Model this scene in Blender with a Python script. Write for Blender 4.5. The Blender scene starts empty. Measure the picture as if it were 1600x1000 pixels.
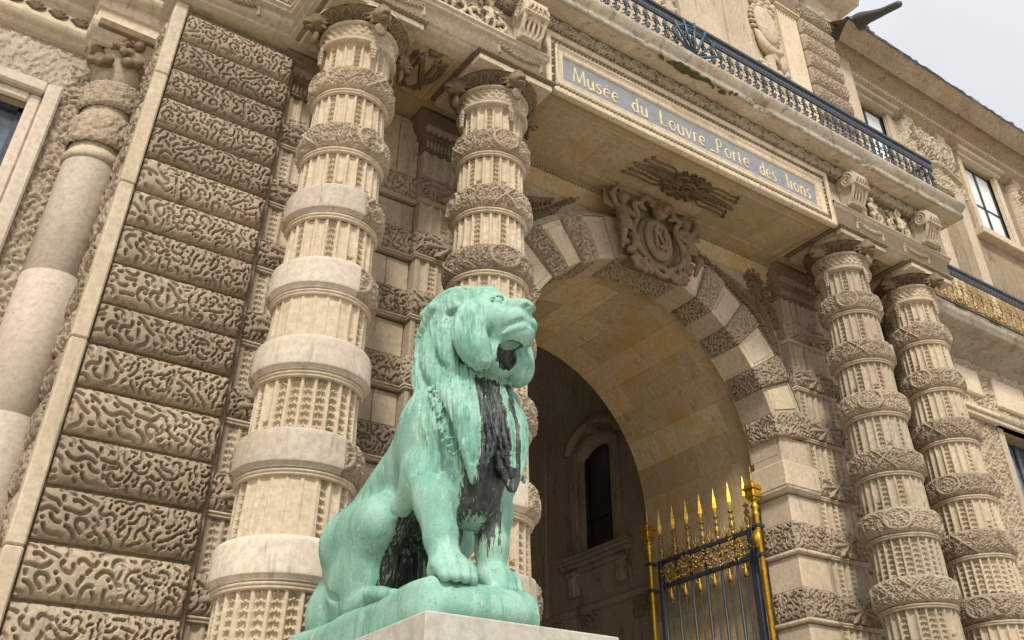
import bpy, math, random
import numpy as np
from mathutils import Vector, Matrix
R = math.radians
PI = math.pi
rng = np.random.default_rng(7)
random.seed(7)
SC = bpy.context.scene
COL = SC.collection

# ------------------------------------------------------------------ camera
cam_d = bpy.data.cameras.new("camera")
cam = bpy.data.objects.new("camera", cam_d)
COL.objects.link(cam)
SC.camera = cam
cam_d.sensor_width = 36.0
cam_d.lens = 36.0 * 1490.04 / 1600.0
cam_d.shift_x = (800 - 879.2) / 1600.0
cam_d.shift_y = (296.13 - 500) / 1600.0
cam_d.clip_start = 0.05
cam_d.clip_end = 2000
_y, _p, _r = R(37.487), R(36.422), R(-1.552)
_f = Vector((math.sin(_y) * math.cos(_p), math.cos(_y) * math.cos(_p), math.sin(_p)))
_rt = Vector((math.cos(_y), -math.sin(_y), 0))
_up = _rt.cross(_f)
_r2 = _rt * math.cos(_r) + _up * math.sin(_r)
_u2 = -_rt * math.sin(_r) + _up * math.cos(_r)
M = Matrix((_r2, _u2, -_f)).transposed().to_4x4()
cam.matrix_world = M

# ------------------------------------------------------------------ light
SUN_EL, SUN_AZ = R(46), R(214)          # azimuth measured from +Y clockwise
w = bpy.data.worlds.new("World")
SC.world = w
w.use_nodes = True
nt = w.node_tree
bg = nt.nodes["Background"]
sky = nt.nodes.new("ShaderNodeTexSky")
sky.sky_type = 'NISHITA'
sky.sun_disc = False
sky.sun_elevation = SUN_EL
sky.sun_rotation = SUN_AZ
sky.dust_density = 4.0
sky.air_density = 1.0
sky.ozone_density = 1.5
hs = nt.nodes.new("ShaderNodeHueSaturation")
hs.inputs["Saturation"].default_value = 0.22
hs.inputs["Value"].default_value = 1.0
# thin, nearly even cloud layer
tc = nt.nodes.new("ShaderNodeTexCoord")
cn = nt.nodes.new("ShaderNodeTexNoise")
cn.inputs["Scale"].default_value = 1.6
cn.inputs["Detail"].default_value = 5
cr = nt.nodes.new("ShaderNodeMapRange")
cr.inputs[1].default_value = 0.3
cr.inputs[2].default_value = 0.75
cr.inputs[3].default_value = 0.60
cr.inputs[4].default_value = 0.92
mx = nt.nodes.new("ShaderNodeMix")
mx.data_type = 'RGBA'
mx.inputs[7].default_value = (11.4, 11.65, 12.3, 1)
nt.links.new(tc.outputs["Generated"], cn.inputs["Vector"])
nt.links.new(cn.outputs[0], cr.inputs[0])
nt.links.new(cr.outputs[0], mx.inputs[0])
nt.links.new(sky.outputs[0], hs.inputs["Color"])
nt.links.new(hs.outputs[0], mx.inputs[6])
nt.links.new(mx.outputs[2], bg.inputs["Color"])
bg.inputs["Strength"].default_value = 0.056
sd = bpy.data.lights.new("sun", 'SUN')
sun = bpy.data.objects.new("sun", sd)
COL.objects.link(sun)
sd.energy = 2.1
sd.angle = R(9)
sd.color = (1.0, 0.94, 0.85)
_sd = Vector((math.sin(SUN_AZ) * math.cos(SUN_EL), math.cos(SUN_AZ) * math.cos(SUN_EL), math.sin(SUN_EL)))
sun.rotation_euler = _sd.to_track_quat('Z', 'Y').to_euler()
SC.view_settings.view_transform = 'Standard'
SC.view_settings.look = 'None'
SC.view_settings.exposure = 0.86
SC.view_settings.gamma = 1.0

# ------------------------------------------------------------------ object helpers
def mk(name, V, F, mat=None, parent=None, smooth=True, attrs=None, label=None):
    """one mesh object from vertex array V (n,3) and face list / (m,4) array F"""
    V = np.asarray(V, np.float32)
    me = bpy.data.meshes.new(name)
    if isinstance(F, np.ndarray) and F.ndim == 2:
        k = F.shape[1]
        me.vertices.add(len(V)); me.vertices.foreach_set("co", V.ravel())
        me.loops.add(F.size); me.loops.foreach_set("vertex_index", F.astype(np.int32).ravel())
        me.polygons.add(len(F))
        me.polygons.foreach_set("loop_start", np.arange(0, F.size, k, dtype=np.int32))
        me.update(calc_edges=True)
    else:
        me.from_pydata([tuple(map(float, v)) for v in V], [], [tuple(map(int, f)) for f in F])
    if attrs:
        for an, av in attrs.items():
            av = np.asarray(av, np.float32)
            if av.ndim == 1:
                a = me.attributes.new(an, 'FLOAT', 'POINT'); a.data.foreach_set("value", av)
            else:
                a = me.attributes.new(an, 'FLOAT_VECTOR', 'POINT'); a.data.foreach_set("vector", av.ravel())
    me.validate()
    if smooth:
        me.polygons.foreach_set("use_smooth", np.ones(len(me.polygons), bool))
    if mat: me.materials.append(mat)
    o = bpy.data.objects.new(name, me)
    COL.objects.link(o)
    if parent: o.parent = parent
    if label: o["label"] = label
    return o

def thing(name, label, cat, group=None):
    o = bpy.data.objects.new(name, None)
    COL.objects.link(o)
    tag(o, label, cat, group)
    return o

def tag(o, label, cat, group=None):
    o["label"] = label; o["category"] = cat
    if group: o["group"] = group

def copy_obj(o, parent, matrix=None):
    c = o.copy(); COL.objects.link(c); c.parent = parent
    if matrix is not None: c.matrix_basis = matrix
    for ch in list(o.children):
        copy_obj(ch, c)
    return c

class Acc:
    """collects shapes into one mesh"""
    def __init__(s): s.V = []; s.F = []; s.n = 0
    def add(s, V, F):
        V = np.asarray(V, float)
        s.V.append(V)
        s.F += [tuple(int(i) + s.n for i in f) for f in F]
        s.n += len(V)
    def box(s, x0, x1, y0, y1, z0, z1, c=0.0):
        if x1 < x0: x0, x1 = x1, x0
        if y1 < y0: y0, y1 = y1, y0
        if z1 < z0: z0, z1 = z1, z0
        if c <= 0:
            V = [(x, y, z) for x in (x0, x1) for y in (y0, y1) for z in (z0, z1)]
            s.add(V, [(0, 1, 3, 2), (4, 6, 7, 5), (0, 4, 5, 1), (2, 3, 7, 6), (0, 2, 6, 4), (1, 5, 7, 3)])
            return
        c = min(c, (x1 - x0) / 2.2, (y1 - y0) / 2.2, (z1 - z0) / 2.2)
        X = [x0, x1]; Y = [y0, y1]; Z = [z0, z1]
        V = []; ix = {}
        for i in (0, 1):
            for j in (0, 1):
                for k in (0, 1):
                    sx, sy, sz = (1 - 2 * i) * c, (1 - 2 * j) * c, (1 - 2 * k) * c
                    ix[i, j, k, 'x'] = len(V); V.append((X[i], Y[j] + sy, Z[k] + sz))
                    ix[i, j, k, 'y'] = len(V); V.append((X[i] + sx, Y[j], Z[k] + sz))
                    ix[i, j, k, 'z'] = len(V); V.append((X[i] + sx, Y[j] + sy, Z[k]))
        F = []
        for i in (0, 1):
            F.append([ix[i, 0, 0, 'x'], ix[i, 0, 1, 'x'], ix[i, 1, 1, 'x'], ix[i, 1, 0, 'x']])
            F.append([ix[0, i, 0, 'y'], ix[0, i, 1, 'y'], ix[1, i, 1, 'y'], ix[1, i, 0, 'y']])
            F.append([ix[0, 0, i, 'z'], ix[0, 1, i, 'z'], ix[1, 1, i, 'z'], ix[1, 0, i, 'z']])
        for i in (0, 1):
            for j in (0, 1):
                F.append([ix[i, j, 0, 'x'], ix[i, j, 1, 'x'], ix[i, j, 1, 'y'], ix[i, j, 0, 'y']])
                F.append([ix[i, 0, j, 'x'], ix[i, 1, j, 'x'], ix[i, 1, j, 'z'], ix[i, 0, j, 'z']])
                F.append([ix[0, i, j, 'y'], ix[1, i, j, 'y'], ix[1, i, j, 'z'], ix[0, i, j, 'z']])
                for k in (0, 1):
                    F.append([ix[i, j, k, 'x'], ix[i, j, k, 'y'], ix[i, j, k, 'z']])
        V = np.array(V); cen = V.mean(0); G = []
        for f in F:                                   # orient outward
            p = V[f]; nrm = np.cross(p[1] - p[0], p[2] - p[0])
            G.append(f if np.dot(nrm, p.mean(0) - cen) > 0 else f[::-1])
        s.add(V, G)
    def grid(s, P, wrap=False):
        V, F = gridmesh(P, wrap)
        s.add(V, F)
    def tube(s, pts, rad, n=8, cap=True):
        pts = [np.array(p, float) for p in pts]
        if np.isscalar(rad): rad = [rad] * len(pts)
        rings = []
        ref = None
        for i, p in enumerate(pts):
            a = pts[max(i - 1, 0)]; b = pts[min(i + 1, len(pts) - 1)]
            t = b - a; t = t / (np.linalg.norm(t) + 1e-9)
            if ref is None:
                ref = np.cross(t, (0, 0, 1.0))
                if np.linalg.norm(ref) < .2: ref = np.cross(t, (1.0, 0, 0))
            ref = ref - t * np.dot(ref, t); ref /= np.linalg.norm(ref) + 1e-9
            q = np.cross(t, ref)
            th = np.arange(n) * 2 * PI / n
            rings.append(p + rad[i] * (np.cos(th)[:, None] * ref + np.sin(th)[:, None] * q))
        V = np.concatenate(rings); F = []
        for i in range(len(pts) - 1):
            for j in range(n):
                F.append((i * n + j, i * n + (j + 1) % n, (i + 1) * n + (j + 1) % n, (i + 1) * n + j))
        if cap:
            F.append(tuple(range(n))[::-1]); F.append(tuple((len(pts) - 1) * n + j for j in range(n)))
        s.add(V, F)
    def lathe(s, prof, c=(0, 0, 0), n=16, sx=1.0, sy=1.0):
        """prof: list of (r,z) bottom to top"""
        th = np.arange(n) * 2 * PI / n
        P = np.array([[(c[0] + r * sx * np.cos(t), c[1] + r * sy * np.sin(t), c[2] + z) for t in th] for r, z in prof])
        m = len(prof); V = P.reshape(-1, 3); F = []
        for i in range(m - 1):
            for j in range(n):
                F.append((i * n + j, i * n + (j + 1) % n, (i + 1) * n + (j + 1) % n, (i + 1) * n + j))
        F.append(tuple(range(n))[::-1]); F.append(tuple((m - 1) * n + j for j in range(n)))
        s.add(V, F)
    def build(s, name, mat, parent=None, smooth=False, label=None, bevel=0):
        o = mk(name, np.concatenate(s.V) if s.V else np.zeros((0, 3)), s.F, mat, parent, smooth, label=label)
        if bevel:
            b = o.modifiers.new("bevel", 'BEVEL'); b.width = bevel; b.segments = 2; b.limit_method = 'ANGLE'; b.angle_limit = R(40)
        return o

def gridmesh(P, wrap=False, flip=False):
    P = np.asarray(P, float); n, m = P.shape[:2]
    idx = np.arange(n * m).reshape(n, m)
    if wrap: idx = np.concatenate([idx, idx[:1]], 0)
    a, b, c, d = idx[:-1, :-1], idx[1:, :-1], idx[1:, 1:], idx[:-1, 1:]
    F = np.stack([a, b, c, d], -1).reshape(-1, 4)
    if flip: F = F[:, ::-1]
    return P.reshape(-1, 3), F

def joinVF(parts):
    Vs = []; Fs = []; n = 0
    for V, F in parts:
        Vs.append(V); Fs.append(np.asarray(F) + n); n += len(V)
    return np.concatenate(Vs), np.concatenate(Fs)

def sweep(profile, path, mapf, closed=False, side=1):
    """profile [(o,h)] swept along a plan path [(a,b)] with mitred corners; o is measured to the right (side=1) of travel"""
    path = np.array(path, float); n = len(path)
    P = []
    for i in range(n):
        if closed: a, b = path[i - 1], path[(i + 1) % n]
        else: a, b = path[max(i - 1, 0)], path[min(i + 1, n - 1)]
        d1 = path[i] - a; d2 = b - path[i]
        if np.linalg.norm(d1) < 1e-9: d1 = d2
        if np.linalg.norm(d2) < 1e-9: d2 = d1
        d1 /= np.linalg.norm(d1); d2 /= np.linalg.norm(d2)
        n1 = np.array([d1[1], -d1[0]]) * side; n2 = np.array([d2[1], -d2[0]]) * side
        mt = (n1 + n2); mt /= np.dot(mt, n1)
        P.append([mapf(path[i][0] + mt[0] * o, path[i][1] + mt[1] * o, h) for o, h in profile])
    return gridmesh(np.array(P), wrap=closed)

# ------------------------------------------------------------------ patterns
def bandnoise(n, res, lam, bw=0.25, seed=0, aniso=None):
    """tileable labyrinth noise: white noise filtered to one wavelength"""
    r = np.random.default_rng(seed)
    f = np.fft.fft2(r.standard_normal((n, n)))
    k = np.fft.fftfreq(n, res)
    kx, ky = np.meshgrid(k, k, indexing='ij')
    kk = np.hypot(kx, ky * (aniso or 1)); k0 = 1 / lam
    f *= np.exp(-((kk - k0) / (bw * k0)) ** 2)
    a = np.real(np.fft.ifft2(f)); return a / a.std()

def worms(L=3.2, res=.008, w=.021, gap=.053, seed=0, lens=((.34, 2200), (.24, 2500), (.15, 3500), (.08, 4500), (.03, 6000))):
    """height tile with short curling worm tracks that never touch (distance to the nearest track)"""
    r = np.random.default_rng(seed); n = int(L / res)
    D = np.full((n, n), 9.0, np.float32); m = int(.07 / res) + 1
    gx, gy = np.meshgrid(np.arange(-m, m + 1), np.arange(-m, m + 1), indexing='ij')
    for ln, trials in lens:
        for _ in range(trials):
            p = r.random(2) * L
            if D[int(p[0] / res) % n, int(p[1] / res) % n] < gap * .95: continue
            a = r.random() * 2 * PI; k = r.uniform(-22, 22); sw = r.uniform(.3, .7); P = []; st = .014; N_ = max(1, int(ln * r.uniform(.6, 1.2) / st)); ok = True
            if abs(k) < 7: k *= 2
            for i in range(N_):
                P.append(p.copy())
                if i > N_ * sw and sw < .55: kk = -k
                else: kk = k
                a += kk * st + r.normal(0, .09); p = p + st * np.array([math.cos(a), math.sin(a)])
                if D[int(p[0] / res) % n, int(p[1] / res) % n] < gap: break
                if i > 6:
                    q = np.array(P[:-5]); 
                    if np.min(np.hypot(*(q - p).T)) < gap * .95: break
            if len(P) < N_ * .55: continue
            for q in P:
                ix, iy = int(q[0] / res), int(q[1] / res)
                d = np.hypot((gx + ix) * res - q[0], (gy + iy) * res - q[1]); I, J = (gx + ix) % n, (gy + iy) % n
                D[I, J] = np.minimum(D[I, J], d)
    return D

class Tile:
    def __init__(s, A, res): s.A = A; s.res = res; s.n = len(A)
    def __call__(s, u, v):
        x = np.asarray(u) / s.res; y = np.asarray(v) / s.res
        i = np.floor(x).astype(int); j = np.floor(y).astype(int); fx = x - i; fy = y - j
        n = s.n; A = s.A
        return (A[i % n, j % n] * (1 - fx) * (1 - fy) + A[(i + 1) % n, j % n] * fx * (1 - fy)
                + A[i % n, (j + 1) % n] * (1 - fx) * fy + A[(i + 1) % n, (j + 1) % n] * fx * fy)
def sst(x, a, b):
    t = np.clip((x - a) / (b - a), 0, 1); return t * t * (3 - 2 * t)
T_VERM = Tile(worms(seed=3), .008)
T_VERM2 = Tile(worms(seed=4, gap=.048), .008)
T_LEAF = Tile(worms(L=2.4, seed=15, gap=.036, lens=((.12, 3000), (.07, 4000), (.03, 5000))), .008)
T_FOL = Tile(bandnoise(512, .0125, .10, .35, 5), .0125)
T_FOL2 = Tile(bandnoise(512, .0125, .05, .35, 6), .0125)
T_SOFT = Tile(bandnoise(512, .0125, .9, .6, 8), .0125)
def vermi(u, v, fine=False):
    u = u * 1.16; v = v * 1.16
    n = (T_VERM2 if fine else T_VERM)(u + .004 * T_FOL2(v, u), v + .004 * T_FOL2(u, v))
    return sst(n, .012 if not fine else .009, .0215 if not fine else .017) + .03 * T_FOL2(u, v)
def foliage(u, v):
    a = sst(T_LEAF(u, v), .005, .015); b = sst(T_FOL2(u * 1.3, v * 1.2), -.5, .6); c = sst(T_FOL(u * .7, v * .7), -.6, .5)
    return .62 * a * (.6 + .4 * b) + .3 * c + .12 * b
# ------------------------------------------------------------------ materials
def newmat(name):
    m = bpy.data.materials.new(name); m.use_nodes = True
    nt = m.node_tree; b = nt.nodes["Principled BSDF"]
    return m, nt, b
def N(nt, t, **kw):
    n = nt.nodes.new(t)
    for k, v in kw.items():
        if k in ('data_type', 'blend_type', 'operation', 'noise_dimensions', 'feature', 'attribute_name'): setattr(n, k, v)
        else: n.inputs[k].default_value = v
    return n
def mixc(nt, fac, a, b, mode='MIX'):
    m = nt.nodes.new("ShaderNodeMix"); m.data_type = 'RGBA'; m.blend_type = mode
    for sock, val in ((0, fac), (6, a), (7, b)):
        if hasattr(val, 'is_output'): nt.links.new(val, m.inputs[sock])
        elif sock == 0: m.inputs[0].default_value = val
        else: m.inputs[sock].default_value = (*val, 1)
    return m.outputs[2]
def ramp(nt, src, lo, hi):
    r = nt.nodes.new("ShaderNodeMapRange"); r.interpolation_type = 'SMOOTHSTEP'
    r.inputs[1].default_value = lo; r.inputs[2].default_value = hi
    nt.links.new(src, r.inputs[0]); return r.outputs[0]
def noise(nt, vec, scale, detail=5, rough=.6, dist=0, stretch=None):
    if stretch:
        mp = nt.nodes.new("ShaderNodeMapping"); mp.inputs["Scale"].default_value = stretch
        nt.links.new(vec, mp.inputs[0]); vec = mp.outputs[0]
    n = nt.nodes.new("ShaderNodeTexNoise")
    n.inputs["Scale"].default_value = scale; n.inputs["Detail"].default_value = detail
    n.inputs["Roughness"].default_value = rough; n.inputs["Distortion"].default_value = dist
    nt.links.new(vec, n.inputs["Vector"]); return n.outputs[0]

def stone(name, c1, c2, stain=(.10, .075, .05), stain_amt=.45, bump=.35, pits=True, ochre=None, bricks=None, rough=.88):
    m, nt, b = newmat(name)
    tc = nt.nodes.new("ShaderNodeTexCoord"); v = tc.outputs["Object"]
    big = noise(nt, v, .9, 4, .6, .4)
    col = mixc(nt, ramp(nt, big, .35, .68), c1, c2)
    fine = noise(nt, v, 14, 6, .7)
    col = mixc(nt, ramp(nt, fine, .3, .75), col, tuple(x * .78 for x in c1), 'MIX')
    # rain streaks and soot of their own shape
    st = noise(nt, v, 2.2, 5, .65, .6, stretch=(2.6, 2.6, .55))
    sm = nt.nodes.new("ShaderNodeMath"); sm.operation = 'MULTIPLY'; sm.inputs[1].default_value = stain_amt
    nt.links.new(ramp(nt, st, .52, .78), sm.inputs[0])
    col = mixc(nt, sm.outputs[0], col, stain)
    if ochre:
        oc = noise(nt, v, 1.7, 3, .5, .3)
        om = nt.nodes.new("ShaderNodeMath"); om.operation = 'MULTIPLY'; om.inputs[1].default_value = .75
        nt.links.new(ramp(nt, oc, .5, .72), om.inputs[0])
        col = mixc(nt, om.outputs[0], col, ochre)
    oi = nt.nodes.new("ShaderNodeObjectInfo")
    rv = nt.nodes.new("ShaderNodeMapRange"); rv.inputs[3].default_value = .80; rv.inputs[4].default_value = 1.14
    nt.links.new(oi.outputs["Random"], rv.inputs[0])
    hv = nt.nodes.new("ShaderNodeHueSaturation"); nt.links.new(col, hv.inputs["Color"]); nt.links.new(rv.outputs[0], hv.inputs["Value"])
    col = hv.outputs[0]
    if bricks:
        bw, bh, mortar = bricks
        at = nt.nodes.new("ShaderNodeAttribute"); at.attribute_name = "uvm"
        br = nt.nodes.new("ShaderNodeTexBrick")
        br.inputs["Scale"].default_value = 1.0; br.inputs["Brick Width"].default_value = bw
        br.inputs["Row Height"].default_value = bh; br.inputs["Mortar Size"].default_value = mortar
        br.inputs["Mortar Smooth"].default_value = .2
        br.inputs["Color1"].default_value = (.76, .73, .66, 1); br.inputs["Color2"].default_value = (1.12, 1.1, 1.06, 1)
        br.inputs["Mortar"].default_value = (.62, .57, .49, 1)
        nt.links.new(at.outputs["Vector"], br.inputs["Vector"])
        col = mixc(nt, .85, col, br.outputs[0], 'MULTIPLY')
    nt.links.new(col, b.inputs["Base Color"])
    b.inputs["Roughness"].default_value = rough
    b.inputs["Specular IOR Level"].default_value = .25
    bp = nt.nodes.new("ShaderNodeBump"); bp.inputs["Strength"].default_value = bump; bp.inputs["Distance"].default_value = .012
    f2 = noise(nt, v, 45, 4, .7)
    ad = nt.nodes.new("ShaderNodeMath"); ad.operation = 'ADD'
    nt.links.new(fine, ad.inputs[0]); nt.links.new(f2, ad.inputs[1])
    hout = ad.outputs[0]
    if pits:
        vo = nt.nodes.new("ShaderNodeTexVoronoi"); vo.inputs["Scale"].default_value = 16
        nt.links.new(v, vo.inputs["Vector"])
        pm = ramp(nt, vo.outputs["Distance"], .03, .12)
        a2 = nt.nodes.new("ShaderNodeMath"); a2.operation = 'MULTIPLY'
        nt.links.new(hout, a2.inputs[0]); nt.links.new(pm, a2.inputs[1]); hout = a2.outputs[0]
    nt.links.new(hout, bp.inputs["Height"]); nt.links.new(bp.outputs[0], b.inputs["Normal"])
    return m

M_STONE = stone("limestone", (.45, .365, .255), (.54, .455, .335), stain_amt=.85)
M_PALE = stone("pale_repair_stone", (.52, .44, .34), (.60, .52, .42), stain=(.20, .165, .12), stain_amt=.85, bump=.2)
M_CARVED = stone("weathered_carved_stone", (.34, .27, .19), (.43, .35, .25), stain=(.12, .088, .06), stain_amt=.75, bump=.45)
M_FLUTE = stone("fluted_stone", (.45, .365, .255), (.54, .455, .33), stain=(.2, .15, .10), stain_amt=.6, bump=.25)
M_OCHRE = stone("ochre_soffit_stone", (.42, .32, .18), (.49, .39, .235), ochre=(.42, .27, .09), stain=(.12, .09, .05), bump=.2, pits=False)
M_VAULT = stone("vault_stone", (.58, .46, .285), (.66, .55, .36), ochre=(.54, .34, .11), stain=(.14, .10, .05), bump=.2, pits=False, bricks=(2.1, .62, .006))
M_UPPER = stone("cream_limestone", (.53, .43, .305), (.61, .51, .375), stain=(.18, .135, .09), stain_amt=.6, bump=.25)  # paler limestone for smooth blocks, mouldings and upper walls
M_GREY = stone("grey_cornice_stone", (.33, .29, .22), (.42, .37, .29), stain=(.075, .062, .04), stain_amt=.9, bump=.9, ochre=(.22, .145, .07))
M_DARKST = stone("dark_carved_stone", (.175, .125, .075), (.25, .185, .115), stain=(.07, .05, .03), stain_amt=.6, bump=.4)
M_PINK = stone("smooth_pinkish_stone", (.48, .405, .315), (.54, .465, .37), stain=(.28, .2, .14), stain_amt=.3, bump=.1, pits=False)
M_SOOT = stone("sooty_stone", (.31, .235, .155), (.43, .34, .23), stain=(.055, .040, .028), stain_amt=.95, bump=.5, ochre=(.32, .215, .11))
M_PLINTH = stone("plinth_marble", (.50, .47, .40), (.58, .55, .48), stain=(.24, .26, .22), stain_amt=.5, bump=.12)

def metal(name, col, rough=.4, metallic=1.0, bump=.2, spot=None):
    m, nt, b = newmat(name)
    tc = nt.nodes.new("ShaderNodeTexCoord"); v = tc.outputs["Object"]
    n = noise(nt, v, 9, 5, .6)
    c = mixc(nt, ramp(nt, n, .3, .7), col, tuple(x * .72 for x in col))
    if spot: c = mixc(nt, ramp(nt, noise(nt, v, 17, 4), .56, .66), c, spot)
    nt.links.new(c, b.inputs["Base Color"])
    b.inputs["Metallic"].default_value = metallic; b.inputs["Roughness"].default_value = rough
    bp = nt.nodes.new("ShaderNodeBump"); bp.inputs["Strength"].default_value = bump; bp.inputs["Distance"].default_value = .005
    nt.links.new(noise(nt, v, 40, 3), bp.inputs["Height"]); nt.links.new(bp.outputs[0], b.inputs["Normal"])
    return m
M_GOLD = metal("gilding", (.80, .50, .07), .40, .85, spot=(.42, .24, .05))
M_OLDGOLD = metal("tarnished_gilding", (.48, .31, .09), .5, .7, spot=(.05, .045, .04))
M_IRON = metal("dark_iron_paint", (.035, .042, .055), .45, 0.0)
M_RAIL = metal("blue_black_iron_paint", (.034, .044, .060), .42, 0.0, spot=(.015, .015, .018))
M_TEAL = metal("teal_iron_paint", (.035, .085, .115), .45, 0.0)
M_LEAD = metal("lead_sheet", (.10, .10, .105), .6, .3)
M_LETTER = metal("gold_leaf_letters", (.86, .72, .42), .45, .35, bump=.05)

def glassy(name, c1, c2, rough=.12):
    m, nt, b = newmat(name)
    tc = nt.nodes.new("ShaderNodeTexCoord")
    n = noise(nt, tc.outputs["Object"], 2.0, 4, .5, 1.0)
    nt.links.new(mixc(nt, ramp(nt, n, .35, .65), c1, c2), b.inputs["Base Color"])
    b.inputs["Roughness"].default_value = rough; b.inputs["Specular IOR Level"].default_value = .8
    return m
M_GLASS = glassy("window_glass", (.05, .065, .085), (.12, .15, .18))
M_GLASSD = glassy("dark_window_glass", (.010, .011, .012), (.016, .018, .018), .3)
M_BLIND = glassy("white_blind_behind_glass", (.70, .73, .70), (.80, .82, .79), .25)

def plaque_mat():
    m, nt, b = newmat("grey_veined_marble")
    tc = nt.nodes.new("ShaderNodeTexCoord"); v = tc.outputs["Object"]
    n = noise(nt, v, 2.2, 6, .6, 1.2, stretch=(1, 1, 2.2))
    c = mixc(nt, ramp(nt, n, .35, .7), (.235, .235, .25), (.185, .187, .205))
    ve = noise(nt, v, 1.3, 6, .65, 2.5, stretch=(.7, 1, 3.2))
    c = mixc(nt, ramp(nt, ve, .615, .66), c, (.13, .13, .16))
    nt.links.new(c, b.inputs["Base Color"]); b.inputs["Roughness"].default_value = .35
    return m
M_PLAQUE = plaque_mat()

def patina():
    m, nt, b = newmat("verdigris_bronze")
    tc = nt.nodes.new("ShaderNodeTexCoord"); v = tc.outputs["Object"]
    n1 = noise(nt, v, 2.2, 6, .6, .5)
    c = mixc(nt, ramp(nt, n1, .33, .66), (.165, .345, .265), (.275, .465, .37))
    n2 = noise(nt, v, 5, 6, .7, .4, stretch=(1.6, 1.6, .6))
    c = mixc(nt, ramp(nt, n2, .55, .8), c, (.36, .51, .37))
    n7 = noise(nt, v, 1.9, 6, .7, .7, stretch=(2.4, 2.4, .5))
    c = mixc(nt, ramp(nt, n7, .47, .66), c, (.135, .31, .235))
    n8 = noise(nt, v, 3.4, 6, .75, .5, stretch=(3.2, 3.2, .4))
    c = mixc(nt, ramp(nt, n8, .58, .68), c, (.36, .47, .33))
    n3 = noise(nt, v, 26, 5, .75)
    c = mixc(nt, ramp(nt, n3, .54, .74), c, (.09, .26, .20))
    n6 = noise(nt, v, 11, 5, .7, .3, stretch=(1.8, 1.8, .6))
    c = mixc(nt, ramp(nt, n6, .56, .72), c, (.37, .55, .43))
    n5 = noise(nt, v, 60, 3, .8)
    c = mixc(nt, ramp(nt, n5, .64, .72), c, (.05, .10, .09))
    rust = noise(nt, v, 3.2, 6, .7, .8, stretch=(2.2, 2.2, .5))
    rm = nt.nodes.new("ShaderNodeMath"); rm.operation = 'MULTIPLY'; rm.inputs[1].default_value = .45
    nt.links.new(ramp(nt, rust, .62, .72), rm.inputs[0])
    c = mixc(nt, rm.outputs[0], c, (.36, .33, .14))
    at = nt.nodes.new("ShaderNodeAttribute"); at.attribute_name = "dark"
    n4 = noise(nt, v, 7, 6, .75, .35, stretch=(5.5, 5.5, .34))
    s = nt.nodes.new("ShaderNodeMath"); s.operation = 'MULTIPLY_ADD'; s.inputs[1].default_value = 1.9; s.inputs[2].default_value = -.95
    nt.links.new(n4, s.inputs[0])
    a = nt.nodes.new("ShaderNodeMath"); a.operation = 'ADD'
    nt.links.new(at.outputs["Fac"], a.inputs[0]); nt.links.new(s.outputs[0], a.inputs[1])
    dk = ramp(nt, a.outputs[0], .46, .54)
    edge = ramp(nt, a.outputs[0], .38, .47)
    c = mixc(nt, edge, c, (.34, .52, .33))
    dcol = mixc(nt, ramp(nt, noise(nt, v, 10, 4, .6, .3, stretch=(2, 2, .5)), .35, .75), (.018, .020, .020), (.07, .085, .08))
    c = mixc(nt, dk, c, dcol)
    nt.links.new(c, b.inputs["Base Color"])
    rg = nt.nodes.new("ShaderNodeMapRange"); rg.inputs[3].default_value = .68; rg.inputs[4].default_value = .34
    nt.links.new(dk, rg.inputs[0]); nt.links.new(rg.outputs[0], b.inputs["Roughness"])
    b.inputs["Specular IOR Level"].default_value = .35
    bp = nt.nodes.new("ShaderNodeBump"); bp.inputs["Strength"].default_value = .55; bp.inputs["Distance"].default_value = .008
    ad = nt.nodes.new("ShaderNodeMath"); ad.operation = 'ADD'
    nt.links.new(n3, ad.inputs[0]); nt.links.new(n5, ad.inputs[1])
    nt.links.new(ad.outputs[0], bp.inputs["Height"]); nt.links.new(bp.outputs[0], b.inputs["Normal"])
    return m
M_PATINA = patina()

def paving():
    m, nt, b = newmat("stone_paving")
    tc = nt.nodes.new("ShaderNodeTexCoord"); v = tc.outputs["Object"]
    br = nt.nodes.new("ShaderNodeTexBrick"); br.inputs["Scale"].default_value = 1.0
    br.inputs["Brick Width"].default_value = .9; br.inputs["Row Height"].default_value = .6; br.inputs["Mortar Size"].default_value = .01
    br.inputs["Color1"].default_value = (.46, .41, .33, 1); br.inputs["Color2"].default_value = (.54, .49, .40, 1); br.inputs["Mortar"].default_value = (.12, .11, .1, 1)
    nt.links.new(v, br.inputs["Vector"])
    nt.links.new(mixc(nt, ramp(nt, noise(nt, v, .6, 5), .3, .7), br.outputs[0], (.42, .375, .31)), b.inputs["Base Color"])
    b.inputs["Roughness"].default_value = .85
    return m
M_PAVE = paving()
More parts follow.
